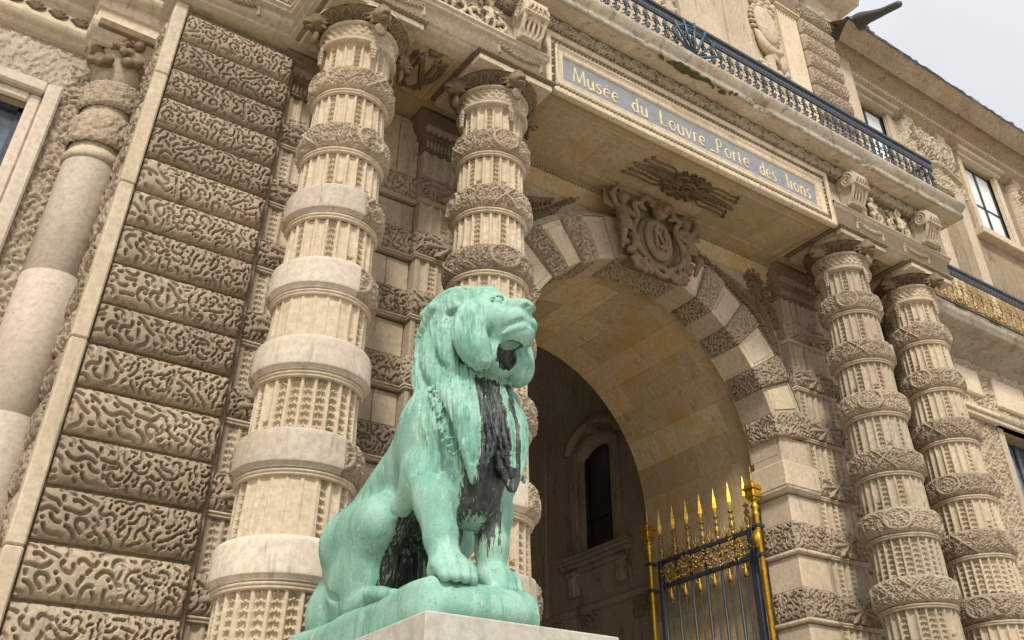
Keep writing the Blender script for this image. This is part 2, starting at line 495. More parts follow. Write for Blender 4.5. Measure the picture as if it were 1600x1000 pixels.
# ------------------------------------------------------------------ sculpting in a distance field
class Sculpt:
    def __init__(s, lo, hi, h):
        s.lo = np.array(lo, float); s.h = h
        s.n = np.ceil((np.array(hi) - s.lo) / h).astype(int) + 1
        s.f = np.full(s.n, 9.0, np.float32)
        s.ax = [s.lo[i] + h * np.arange(s.n[i]) for i in range(3)]
    def _sub(s, lo, hi):
        i0 = np.clip(np.floor((np.array(lo) - s.lo) / s.h).astype(int), 0, s.n - 1)
        i1 = np.clip(np.ceil((np.array(hi) - s.lo) / s.h).astype(int) + 1, 1, s.n)
        sl = tuple(slice(a, b) for a, b in zip(i0, i1))
        X = s.ax[0][sl[0]][:, None, None]; Y = s.ax[1][sl[1]][None, :, None]; Z = s.ax[2][sl[2]][None, None, :]
        return sl, X, Y, Z
    def _comb(s, sl, d, k, mode):
        f = s.f[sl]
        d = d.astype(np.float32)
        if mode == 'cut': d = -d
        a, b = (f, d) if mode != 'cut' else (-f, -d)
        if k > 0:
            hh = np.clip(.5 + .5 * (b - a) / k, 0, 1)
            r = b * (1 - hh) + a * hh - k * hh * (1 - hh)
        else: r = np.minimum(a, b)
        s.f[sl] = r if mode != 'cut' else -r
        if mode == 'cut': pass
    def ell(s, c, r, k=.05, rot=None, mode='add'):
        c = np.array(c, float); r = np.array(r if not np.isscalar(r) else [r] * 3, float)
        m = r.max() + 2.2 * k + 2 * s.h
        sl, X, Y, Z = s._sub(c - m, c + m)
        x, y, z = X - c[0], Y - c[1], Z - c[2]
        if rot is not None:
            Rm = np.array(rot)
            x, y, z = (Rm[0, 0] * x + Rm[1, 0] * y + Rm[2, 0] * z, Rm[0, 1] * x + Rm[1, 1] * y + Rm[2, 1] * z, Rm[0, 2] * x + Rm[1, 2] * y + Rm[2, 2] * z)
        k0 = np.sqrt((x / r[0]) ** 2 + (y / r[1]) ** 2 + (z / r[2]) ** 2)
        k1 = np.sqrt((x / r[0] ** 2) ** 2 + (y / r[1] ** 2) ** 2 + (z / r[2] ** 2) ** 2) + 1e-6
        d = k0 * (k0 - 1) / k1
        if mode == 'cut': s._cut(sl, d, k)
        else: s._comb(sl, d, k, 'add')
    def _cut(s, sl, d, k):
        f = s.f[sl]; b = -d.astype(np.float32)
        if k > 0:
            hh = np.clip(.5 - .5 * (b - f) / k, 0, 1)
            s.f[sl] = b * (1 - hh) + f * hh + k * hh * (1 - hh)
        else: s.f[sl] = np.maximum(f, b)
    def cone(s, a, b, ra, rb, k=.05, mode='add', flat=None):
        a = np.array(a, float); b = np.array(b, float); m = max(ra, rb) + 2.2 * k + 2 * s.h
        sl, X, Y, Z = s._sub(np.minimum(a, b) - m, np.maximum(a, b) + m)
        ab = b - a; L = ab @ ab + 1e-9
        t = np.clip(((X - a[0]) * ab[0] + (Y - a[1]) * ab[1] + (Z - a[2]) * ab[2]) / L, 0, 1)
        d = np.sqrt((X - a[0] - t * ab[0]) ** 2 + (Y - a[1] - t * ab[1]) ** 2 + (Z - a[2] - t * ab[2]) ** 2) - (ra + (rb - ra) * t)
        if mode == 'cut': s._cut(sl, d, k)
        else: s._comb(sl, d, k, 'add')
    def chain(s, pts, rad, k=.05, mode='add'):
        for i in range(len(pts) - 1): s.cone(pts[i], pts[i + 1], rad[i], rad[i + 1], k, mode)
    def curve(s, pts, rad, k=.02, mode='add', n=5):
        """smooth curve through pts"""
        P = np.array(pts, float); r = np.array(rad, float); t = np.arange(len(P)); tt = np.linspace(0, len(P) - 1, (len(P) - 1) * n + 1)
        Q = catmull(P, tt); rr = np.interp(tt, t, r)
        s.chain(list(Q), list(rr), k, mode)
    def boxy(s, lo, hi, rad, k=.03, mode='add'):
        lo = np.array(lo, float); hi = np.array(hi, float); c = (lo + hi) / 2; hb = (hi - lo) / 2 - rad
        m = rad + 2 * k + 2 * s.h
        sl, X, Y, Z = s._sub(lo - m, hi + m)
        qx, qy, qz = abs(X - c[0]) - hb[0], abs(Y - c[1]) - hb[1], abs(Z - c[2]) - hb[2]
        d = np.sqrt(np.maximum(qx, 0) ** 2 + np.maximum(qy, 0) ** 2 + np.maximum(qz, 0) ** 2) + np.minimum(np.maximum(qx, np.maximum(qy, qz)), 0) - rad
        if mode == 'cut': s._cut(sl, d, k)
        else: s._comb(sl, d, k, 'add')
    def mesh(s):
        f = s.f.copy()
        for a in range(3):                      # seal the borders
            ix = [slice(None)] * 3
            for e in (0, -1):
                ix[a] = e; f[tuple(ix)] = np.maximum(f[tuple(ix)], s.h * .5)
        ins = f < 0
        n = np.array(f.shape); cs = n - 1
        acc = np.zeros((*cs, 3), np.float32); cnt = np.zeros(cs, np.float32)
        C = [slice(0, -1), slice(1, None)]
        for a in range(3):
            others = [b for b in range(3) if b != a]
            for o1 in (0, 1):
                for o2 in (0, 1):
                    s0 = [None] * 3; s1 = [None] * 3
                    s0[a] = C[0]; s1[a] = C[1]
                    s0[others[0]] = s1[others[0]] = C[o1]; s0[others[1]] = s1[others[1]] = C[o2]
                    f0 = f[tuple(s0)]; f1 = f[tuple(s1)]
                    cr = (f0 < 0) != (f1 < 0)
                    t = np.where(cr, f0 / np.where(cr, f0 - f1, 1), 0)
                    acc[..., a] += np.where(cr, t, 0)
                    acc[..., others[0]] += np.where(cr, o1, 0); acc[..., others[1]] += np.where(cr, o2, 0)
                    cnt += cr
        act = cnt > 0
        idx = np.full(cs, -1, np.int64); idx[act] = np.arange(act.sum())
        ci = np.argwhere(act)
        V = (ci + acc[act] / cnt[act][:, None]) * s.h + s.lo
        F = []
        for a in range(3):
            b, c = (a + 1) % 3, (a + 2) % 3
            s0 = [slice(1, -1)] * 3; s1 = [slice(1, -1)] * 3
            s0[a] = slice(0, -1); s1[a] = slice(1, None)
            i0 = ins[tuple(s0)]; i1 = ins[tuple(s1)]
            for flip, msk in ((False, i0 & ~i1), (True, ~i0 & i1)):
                e = np.argwhere(msk)
                if not len(e): continue
                off = np.ones(3, int); off[a] = 0; e = e + off
                def cell(db, dc):
                    q = e.copy(); q[:, b] -= db; q[:, c] -= dc
                    return idx[q[:, 0], q[:, 1], q[:, 2]]
                Q = np.stack([cell(1, 1), cell(0, 1), cell(0, 0), cell(1, 0)], -1)
                if flip: Q = Q[:, ::-1]
                F.append(Q)
        return V, np.concatenate(F)

def catmull(P, tt):
    P = np.asarray(P, float); out = []
    n = len(P)
    for t in tt:
        i = min(int(t), n - 2); f = t - i
        p0, p1, p2, p3 = P[max(i - 1, 0)], P[i], P[i + 1], P[min(i + 2, n - 1)]
        out.append(.5 * ((2 * p1) + (-p0 + p2) * f + (2 * p0 - 5 * p1 + 4 * p2 - p3) * f * f + (-p0 + 3 * p1 - 3 * p2 + p3) * f ** 3))
    return np.array(out)

# ------------------------------------------------------------------ relief canvas (carving as a height field)
class Relief:
    def __init__(s, w, h, res):
        s.w, s.h, s.res = w, h, res
        s.u = np.arange(0, w + res * .5, res); s.v = np.arange(0, h + res * .5, res)
        s.U, s.V = np.meshgrid(s.u, s.v, indexing='ij'); s.H = np.zeros_like(s.U)
    def stroke(s, pts, wd, ht, smooth=True, n=6, prof=.5):
        P = np.array(pts, float)
        if np.isscalar(wd): wd = [wd] * len(P)
        if smooth and len(P) > 2:
            tt = np.linspace(0, len(P) - 1, (len(P) - 1) * n + 1); wd = np.interp(tt, np.arange(len(P)), wd); P = catmull(P, tt)
        for i in range(len(P) - 1):
            a, b = P[i], P[i + 1]; m = max(wd[i], wd[i + 1])
            i0 = np.searchsorted(s.u, min(a[0], b[0]) - m); i1 = np.searchsorted(s.u, max(a[0], b[0]) + m)
            j0 = np.searchsorted(s.v, min(a[1], b[1]) - m); j1 = np.searchsorted(s.v, max(a[1], b[1]) + m)
            if i1 <= i0 or j1 <= j0: continue
            U = s.U[i0:i1, j0:j1]; V = s.V[i0:i1, j0:j1]; ab = b - a; L = ab @ ab + 1e-12
            t = np.clip(((U - a[0]) * ab[0] + (V - a[1]) * ab[1]) / L, 0, 1)
            d = np.hypot(U - a[0] - t * ab[0], V - a[1] - t * ab[1]) / (wd[i] + (wd[i + 1] - wd[i]) * t + 1e-9)
            hh = ht * np.clip(1 - d * d, 0, 1) ** prof
            s.H[i0:i1, j0:j1] = np.maximum(s.H[i0:i1, j0:j1], hh)
    def blob(s, cx, cy, rx, ry, ang, ht, prof=.5):
        c, n = math.cos(ang), math.sin(ang); x = s.U - cx; y = s.V - cy
        d = ((x * c + y * n) / rx) ** 2 + ((-x * n + y * c) / ry) ** 2
        s.H = np.maximum(s.H, ht * np.clip(1 - d, 0, 1) ** prof)
    def leaf(s, x, y, ang, L, wd, ht, lobes=5, curl=0.0):
        """acanthus leaf: curved spine with side leaflets"""
        p = np.array([x, y], float); a = ang; st = L / lobes; sp = [p.copy()]
        for i in range(lobes):
            a += curl / lobes
            p = p + st * np.array([math.cos(a), math.sin(a)]); sp.append(p.copy())
            k = wd * (1 - .55 * i / lobes)
            for sg in (1, -1):
                b = a + sg * .85
                q = p + k * np.array([math.cos(b), math.sin(b)])
                q2 = p + k * 1.35 * np.array([math.cos(b - sg * .35), math.sin(b - sg * .35)])
                s.stroke([p, q, q2], [k * .22, k * .24, k * .08], ht, n=3)
        s.stroke(sp, [wd * .2] * (len(sp) - 1) + [wd * .06], ht * 1.15)
    def scroll(s, x, y, r, turns, a0, wd, ht, sgn=1):
        n = int(turns * 12); pts = []
        for i in range(n + 1):
            f = i / n; a = a0 + sgn * f * turns * 2 * PI; rr = r * (1 - .88 * f)
            pts.append((x + rr * math.cos(a), y + rr * math.sin(a)))
        s.stroke(pts, list(np.linspace(wd, wd * .5, len(pts))), ht, smooth=False)
    def letterN(s, x, y, w, h, t, ht, lean=0.0):
        q = lambda a, b: (x + a * w + lean * b, y + b * h)
        s.stroke([q(0, 0), q(0, 1)], t * .6, ht, smooth=False, prof=.25)
        s.stroke([q(0, 1), q(1, 0)], t, ht, smooth=False, prof=.25)
        s.stroke([q(1, 0), q(1, 1)], t * .6, ht, smooth=False, prof=.25)
        for a, b in ((0, 0), (0, 1), (1, 1)): s.stroke([(q(a, b)[0] - t, q(a, b)[1]), (q(a, b)[0] + t, q(a, b)[1])], t * .35, ht, smooth=False, prof=.25)
    def mesh(s, mapf, thr=1e-4, sink=.004, flip=False, full=False):
        P = mapf(s.U, s.V, np.where(s.H > thr, s.H, -sink if not full else s.H))
        P = np.stack(np.broadcast_arrays(*P), -1)
        V, F = gridmesh(P, flip=flip)
        if not full:
            m = (s.H.ravel() > thr)[F].any(1); F = F[m]
            used = np.unique(F); mp = np.full(len(V), -1); mp[used] = np.arange(len(used)); V = V[used]; F = mp[F]
        return V, F

# ------------------------------------------------------------------ ground
V, F = gridmesh(np.array([[(x, y, -1.6) for y in np.linspace(-300, 300, 9)] for x in np.linspace(-300, 300, 9)]))
g = mk("ground", V, F[:, ::-1], M_PAVE, smooth=False); g["kind"] = "structure"

# ------------------------------------------------------------------ the entrance pavilion
PAV = thing("entrance_pavilion", "ornate limestone gateway building with banded columns, a tall arch and a balcony cornice", "building")
CX = [3.87, 6.27, 14.87, 17.15]
CY = 10.0
ZK = [8.98, 7.92, 6.85, 5.74, 4.68, 3.56, 2.43, 1.33, .23]
BH = .52
GZ = -1.6
def rs(z): return .51 + .02 * (8.4 - np.minimum(z, 9.6))

def leafchain(s, z, p=.086, ph=0.0):
    zz = ((z + ph) / p) % 1 - .5
    c = np.exp(-((s / .30) ** 2 + (zz / .33) ** 2) * 1.6)
    l = np.exp(-(((np.abs(s) - .52) / .24) ** 2 + ((zz + .18) / .22) ** 2) * 1.6)
    t = np.exp(-((s / .16) ** 2 + ((np.abs(zz) - .5) / .18) ** 2) * 1.6)
    return np.clip(np.maximum(np.maximum(c, l), .6 * t), 0, 1)

NFL = 24
def fluted_drum(X, z0, z1, seed, density, arch=False, filled=None):
    m = 13; nth = NFL * m
    th = np.arange(nth) * 2 * PI / nth
    fl = (np.arange(nth) // m); s = ((np.arange(nth) % m) / (m) * 2 - 1) / .74      # |s|<1 inside the flute
    rz = np.random.default_rng(seed)
    nz = max(4, int((z1 - z0) / .0105)); z = np.linspace(z0, z1, nz)
    S, Z = np.meshgrid(s, z, indexing='ij')
    inside = np.abs(S) < 1
    dep = np.where(inside, np.sqrt(np.clip(1 - S ** 2, 0, 1)) ** .7, 0) * .040
    if arch:
        wz = .045
        top = z1 - .03 - wz
        k = np.clip((Z - top) / wz, 0, 1)
        dep = np.where((S ** 2 + k ** 2) < 1, dep * np.sqrt(np.clip(1 - k ** 2, 0, 1)), 0)
    kind = rz.random(NFL)
    part = rz.random(NFL)
    tall = np.where(kind < density, 1.0, np.where(kind < density + .25, .18 + .2 * part, 0))
    if density < .5:                                                 # regular every third flute
        tall = np.where(np.arange(NFL) % 3 == seed % 3, 1.0, np.where((kind < .3), .2, 0))
    ph = rz.random(NFL) * .07
    lim = z0 + (z1 - z0) * tall[fl]
    ch = leafchain(S, Z, ph=ph[fl][:, None]) * (Z < lim[:, None]) * inside
    dep = dep * (1 + 1.0 * (Z < lim[:, None]) * (tall[fl][:, None] > .1)) - ch * .078
    if filled is not None:                                             # repaired: flutes packed with flat stone
        ang = (np.degrees(th) % 360)
        fm = ((ang > filled[0]) & (ang < filled[1]))[:, None] & inside
        dep = np.where(fm, .013 + .006 * (rz.random(NFL)[fl][:, None]), dep)
    r = rs(Z) - dep + .003 * T_SOFT(th[:, None] * .5 + seed, Z)
    T = th[:, None]
    return gridmesh(np.stack([X + r * np.cos(T), CY + r * np.sin(T), Z + 0 * T], -1), wrap=True)

def ringmould(X, z, r0, n=96):
    prof = [(-.02, .0), (.012, .0), (.030, .006), (.034, .020), (.026, .032), (.040, .036), (.050, .050), (.044, .066), (-.02, .070)]
    th = np.arange(n) * 2 * PI / n
    P = np.array([[(X + (r0 + o) * math.cos(t), CY + (r0 + o) * math.sin(t), z + h) for o, h in prof] for t in th])
    return gridmesh(P, wrap=True)

def band_surface(X, z0, z1, seed, arc=None, carved=True, extra=.0):
    """cushion band round a column; arc in degrees"""
    if arc is None: th = np.arange(440) * 2 * PI / 440
    else: th = np.radians(np.linspace(arc[0], arc[1], max(12, int(440 * (arc[1] - arc[0]) / 360))))
    t = np.sin(np.linspace(-1, 1, 50) * PI / 2) * .3 + np.linspace(-1, 1, 50) * .7
    T, TH = np.meshgrid(t, th)
    Z = (z0 + z1) / 2 + T * (z1 - z0) / 2
    base = rs(Z)
    if carved:
        bul = .105 * np.clip(1 - np.abs(T) ** 3.2, 0, 1) ** .5
        u = TH * .62 + seed * 1.37; v = Z + seed * .71
        rel = foliage(u, v)
        # medallions and crossed ribbons
        for k in range(4):
            c = R(-100 + 90 * k + (seed % 3) * 22); d = (TH - c + PI) % (2 * PI) - PI
            e = np.sqrt((d * .62 / .20) ** 2 + (T / .78) ** 2)
            if (seed + k) % 2 == 0:
                rel = np.where(e < 1.12, np.where(e > .9, 1.25, .25 + .75 * rel), rel)
            else:
                for sg in (1, -1):
                    q = np.abs(d * .62 - sg * T * .22) / .022
                    rel = np.where((q < 1) & (np.abs(T) < .95), 1.2, rel)
        rel = rel * np.clip((1 - np.abs(T) ** 6), 0, 1)
        r = base + bul + .058 * (rel - .6)
    else:
        bul = .108 * np.clip(1 - np.abs(T) ** 7, 0, 1) ** .5 + extra
        bul = np.where((Z < z0 + .055) & (Z > z0 + .02), bul - .018, bul)
        r = base + bul + .004 * T_SOFT(TH * .6 + seed, Z)
    r = np.where(np.abs(T) >= .999, base - .02, r)
    P = np.stack([X + r * np.cos(TH), CY + r * np.sin(TH), Z], -1)
    if arc is not None:                                               # close the ends
        e0 = P[:1].copy(); e1 = P[-1:].copy()
        for e in (e0, e1):
            dx = e[..., 0] - X; dy = e[..., 1] - CY; l = np.hypot(dx, dy)
            e[..., 0] = X + dx / l * (base[0] - .03); e[..., 1] = CY + dy / l * (base[0] - .03)
        P = np.concatenate([e0, P, e1], 0)
    return gridmesh(P, wrap=arc is None)

# lion mask used on every capital (built once around the origin, facing -Y)
def lion_mask_mesh():
    s = Sculpt((-.24, -.26, -.34), (.24, .12, .26), .0105)
    for i in range(13):                                                # ruff of mane locks
        a = PI * (-.28 + 1.56 * i / 12); c, d = math.cos(a), math.sin(a)
        s.cone((c * .09, .0, d * .09 + .02), (c * .165, .03, d * .16 + .02), .034, .016, .006)
    s.ell((0, -.04, .02), (.11, .12, .12), .02)
    s.ell((0, -.10, .09), (.075, .05, .04), .02)
    s.ell((0, -.13, .0), (.032, .07, .065), .02)
    s.ell((0, -.17, -.045), (.055, .055, .035), .02)
    s.ell((0, -.205, -.02), (.026, .022, .018), .006)
    for g in (-1, 1):
        s.ell((g * .05, -.105, .045), (.022, .018, .015), .004, mode='cut')
        s.ell((g * .048, -.095, .045), (.014, .014, .012), .002)
        s.ell((g * .1, .0, .13), (.035, .03, .04), .012)
        s.ell((g * .075, -.07, -.02), (.045, .045, .05), .02)
    s.ell((0, -.14, -.10), (.045, .05, .028), .008)
    s.ell((0, -.175, -.075), (.045, .05, .014), .004, mode='cut')
    # shield below with letter
    s.ell((0, -.05, -.235), (.075, .035, .10), .005)
    s.ell((0, -.085, -.235), (.055, .012, .078), .002, mode='cut')
    for a, b in (((-.025, -.27), (-.025, -.20)), ((-.025, -.20), (.025, -.27)), ((.025, -.27), (.025, -.20))):
        s.cone((a[0], -.078, a[1]), (b[0], -.078, b[1]), .008, .008, .001)
    return s.mesh()
V, F = lion_mask_mesh()
V[:, 2] += 0
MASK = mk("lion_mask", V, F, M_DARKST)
def pendant_mesh():
    s = Sculpt((-.11, -.08, -.34), (.11, .06, .10), .011)
    s.ell((0, 0, .03), (.05, .04, .045), .01)
    for i in range(7):
        a = PI * (1.02 + .16 * (i - 3) / 1.0 * .5 + .48)
        s.cone((0, -.01, .02), (math.cos(a) * .10, -.02, .02 + math.sin(a) * .11), .028, .014, .006)
    for i in range(4):
        z = -.10 - .055 * i; w = .05 - .008 * i
        s.ell((-w * .55, -.01, z), (w * .6, .03, .03), .006); s.ell((w * .55, -.01, z), (w * .6, .03, .03), .006)
    return s.mesh()
V, F = pendant_mesh()
PEND = mk("leaf_pendant", V, F, M_CARVED)
_mask_used = [False]

def capital(X, parent):
    r = .50
    parts = []
    n = 384; th = np.arange(n) * 2 * PI / n
    def lathe(prof, m=n):
        t = np.arange(m) * 2 * PI / m
        return gridmesh(np.array([[(X + a * math.cos(q), CY + a * math.sin(q), b) for a, b in prof] for q in t]), wrap=True)
    parts.append(lathe([(r - .03, 9.97), (r + .045, 9.98), (r + .07, 10.0), (r + .075, 10.02), (r + .06, 10.045), (r + .035, 10.05), (r + .055, 10.06), (r + .058, 10.075), (r + .02, 10.09), (r - .03, 10.09)]))
    # braided neck
    z = np.linspace(10.09, 10.31, 20); TH, Z = np.meshgrid(th, z, indexing='ij')
    k = 30; ph = TH * k
    zz = (Z - 10.09) / .073
    br = np.abs(np.sin(ph / 2 + PI * .5 * np.floor(zz) + .9 * (zz % 1))) * np.sin(PI * (zz % 1)) ** .5
    rr = r + .015 + .04 * br
    parts.append(gridmesh(np.stack([X + rr * np.cos(TH), CY + rr * np.sin(TH), Z], -1), wrap=True))
    parts.append(lathe([(r - .02, 10.30), (r + .05, 10.31), (r + .085, 10.33), (r + .085, 10.35), (r + .06, 10.37), (r - .02, 10.375)]))
    # echinus with palmettes
    z = np.linspace(0, 1, 26); TH, Z = np.meshgrid(th, z, indexing='ij')
    f = TH * 20 / PI
    s = (f % 2) - 1
    rad_ = np.hypot(s * 1.0, (Z - .02) * 1.15)
    pal = np.maximum(np.clip(np.cos(np.arctan2(s, Z + .02) * 7) * 1.4, 0, 1) * (rad_ < .72), 1.0 * (np.abs(rad_ - .86) < .09))
    rr = r + .055 + .150 * Z ** 1.6 + .055 * pal
    pring = gridmesh(np.stack([X + rr * np.cos(TH), CY + rr * np.sin(TH), 10.37 + .19 * Z], -1), wrap=True)
    parts.append(lathe([(r + .23, 10.55), (r + .235, 10.57), (r, 10.575)], 64))
    V, F = joinVF(parts)
    cap = mk("capital", V, F, M_FLUTE, parent)
    mk("palmette_ring", *pring, M_DARKST, parent)
    a = Acc()
    h = .70
    a.box(X - h, X + h, CY - h, CY + h, 10.565, 10.68, .008)
    o = a.build("abacus", M_STONE, parent)
    # carved ovolo edge of the abacus
    L = 8 * (h + .03)
    path = []
    m = 120
    for k in range(4):
        c, sn = [(-1, -1), (1, -1), (1, 1), (-1, 1)][k], [(1, -1), (1, 1), (-1, 1), (-1, -1)][k]
        for i in range(m):
            t = i / m; path.append((c[0] * (1 - t) + sn[0] * t, c[1] * (1 - t) + sn[1] * t))
    P = []
    for i, (px, py) in enumerate(path):
        egg = abs(math.sin(i * PI / 5))
        row = []
        for o_, z_ in ((0, 10.68), (.02, 10.69), (.035 + .022 * egg, 10.71), (.045 + .02 * egg, 10.73), (.05, 10.752), (-.1, 10.752)):
            q = h + o_; row.append((X + px * q, CY + py * q, z_))
        P.append(row)
    V, F = gridmesh(np.array(P), wrap=True)
    mk("carved_edge", V, F, M_DARKST, parent)
    for k in range(4):
        rotm = Matrix.Rotation(k * PI / 2, 4, 'Z')
        off = rotm @ Vector((0, -.64, 0))
        mt = Matrix.Translation((X + off.x, CY + off.y, 10.44)) @ rotm @ Matrix.Scale(1.22, 4)
        off2 = rotm @ Vector((0, -.55, 0))
        mp = Matrix.Translation((X + off2.x, CY + off2.y, 9.97)) @ rotm
        if not _mask_used[0]:
            _mask_used[0] = True
            MASK.parent = parent; MASK.matrix_basis = mt; PEND.parent = parent; PEND.matrix_basis = mp
        else:
            copy_obj(MASK, parent, mt); copy_obj(PEND, parent, mp)

COLLAB = ["banded column with plain pale repaired rings", "banded carved column left of the arch behind the bronze lion",
          "banded carved column right of the arch", "weathered banded column at the far right"]
for ci, X in enumerate(CX):
    parts = []
    zt = 10.0
    parts.append(fluted_drum(X, 9.49, 10.0, ci * 20 + 1, .0, arch=True))
    for i, zk in enumerate(ZK):
        lo = (ZK[i + 1] + BH - .01) if i + 1 < len(ZK) else -.75
        dens = [.2, .2, .4, .1, .85, .7, .9, .6, .5][i] if ci == 0 else [.2, .2, .3, .55, .8, .7, .9, .6, .5][i]
        fill = None
        if ci == 0 and i == 3: fill = (195, 290)
        if ci == 0 and i == 5: fill = (190, 275)
        parts.append(fluted_drum(X, lo, zk + .005, ci * 20 + 2 + i, dens, filled=fill))
        parts.append(ringmould(X, zk, float(rs(zk))))
    V, F = joinVF(parts)
    col = mk("column", V, F, M_FLUTE, PAV, label=COLLAB[ci])
    a = Acc(); a.lathe([(.66, -1.2), (.74, -1.15), (.76, -1.08), (.70, -1.0), (.66, -.95), (.74, -.88), (.72, -.8), (.66, -.75)], (X, CY, 0), 64)
    a.box(X - .8, X + .8, CY - .8, CY + .8, GZ, -1.2, .01)
    a.build("column_base", M_STONE, col, smooth=False)
    for i, zk in enumerate(ZK):
        z0, z1 = zk + .065, zk + BH
        sd = ci * 11 + i * 3 + 1
        if ci == 0 and i in (2, 3, 4, 5, 6):
            a1 = {2: 284, 3: 287, 4: 345, 5: 291, 6: 300}[i]
            V, F = band_surface(X, z0, z1, sd, (170, a1), carved=False)
            mk("repaired_band", V, F, M_PALE, col, label="smooth pale repaired ring")
            V, F = band_surface(X, z0, z1, sd, (a1 + .2, 529.8), carved=True)
            mk("carved_band", V, F, M_CARVED, col)
        elif ci == 1 and i in (5, 6):
            V, F = band_surface(X, z0, z1, sd, (170, {5: 290, 6: 305}[i]), carved=False)
            mk("repaired_band", V, F, M_PALE, col, label="smooth pale repaired ring")
            V, F = band_surface(X, z0, z1, sd, ({5: 290.2, 6: 305.2}[i], 529.8), carved=True)
            mk("carved_band", V, F, M_CARVED, col)
        else:
            V, F = band_surface(X, z0, z1, sd)
            mk("carved_band", V, F, M_CARVED, col)
    capital(X, col)
# ------------------------------------------------------------------ rusticated / vermiculated blocks
def vblock(org, eu, ev, en, w, h, bulge=.09, relief=.035, seed=0, res=.0088, pu=10., pv=3.1, fine=False, rough=0.0):
    """worm-carved cushion block: org corner, eu/ev in-plane unit vectors, en outward normal"""
    org, eu, ev, en = (np.array(q, float) for q in (org, eu, ev, en))
    nu = max(6, int(w / res)); nv = max(6, int(h / res))
    a = np.linspace(-1, 1, nu); b = np.linspace(-1, 1, nv)
    a = .85 * a + .15 * np.sin(a * PI / 2); b = .75 * b + .25 * np.sin(b * PI / 2)
    A, B = np.meshgrid(a, b, indexing='ij')
    ea = np.clip(1 - np.abs(A) ** (pu * max(1, w / .6)), 0, 1) ** .5; eb = np.clip(1 - np.abs(B) ** pv, 0, 1) ** .5
    U = (A + 1) / 2 * w; Vv = (B + 1) / 2 * h
    sg_ = -1 if int(seed * 10) % 2 else 1
    rel = vermi(sg_ * U + seed * 1.77, Vv + seed * 1.53, fine)
    if rough:
        k = sst((A + 1) / 2, rough + .08, rough - .08)                # cruder older cutting towards one end
        crude = sst(T_VERM(U * .88 + Vv * .3 + seed, Vv * .88), .010, .024)
        rel = rel * (1 - k) + crude * k
    O = bulge * ea * eb + relief * 1.65 * (rel - .88) * np.clip(ea * 1.2, 0, 1) * np.clip(1.15 * eb, 0, 1)
    O[0], O[-1], O[:, 0], O[:, -1] = -.03, -.03, -.03, -.03
    P = org + U[..., None] * eu + Vv[..., None] * ev + O[..., None] * en
    fl = np.dot(np.cross(eu, ev), en) < 0
    return gridmesh(P, flip=fl)

ROWZ = []
for i in range(-1, 10):
    zb = (ZK[i] if 0 <= i < 9 else (10.07 if i < 0 else -.87)); ROWZ.append(zb)
ROWZ = sorted(ROWZ)
rows = []
for i, z in enumerate(ROWZ):
    nxt = ROWZ[i + 1] if i + 1 < len(ROWZ) else z + 1.09
    rows += [(z, (z + nxt) / 2), ((z + nxt) / 2, nxt)]
# left rusticated pier: core, corner strip, blocks on the front and on the return face
a = Acc()
a.box(1.46, 3.3, 11.12, 12.4, GZ, 10.72)
pier = a.build("rusticated_pier", M_CARVED, PAV, label="rusticated pier of worm-carved stone blocks left of the columns")
a = Acc()
for z0, z1 in zip([GZ, .5, 2.9, 5.2, 7.4, 9.3], [.5, 2.9, 5.2, 7.4, 9.3, 10.72]):
    a.box(1.375, 1.56, 10.985, 11.19, z0 + .003, z1 - .003, .02)
a.build("corner_strip", M_UPPER, pier)
for i, (z0, z1) in enumerate(rows):
    if z1 > 10.8: continue
    old = .45 if z0 < 6.3 else (.2 if z0 < 7.5 else 0)
    V, F = vblock((1.585, 11.09, z0 + .012), (1, 0, 0), (0, 0, 1), (0, -1, 0), 1.66, z1 - z0 - .035, .13, .042, seed=i * 3 + 1, rough=old * (.9 + .4 * math.sin(i * 2.3)))
    mk("rusticated_block", V, F, M_CARVED, pier)
    V, F = vblock((1.45, 12.25, z0 + .012), (0, -1, 0), (0, 0, 1), (-1, 0, 0), 1.03, z1 - z0 - .035, .10, .05, seed=i * 5 + 2, res=.02, rough=.6)
    mk("rusticated_block", V, F, M_CARVED, pier)

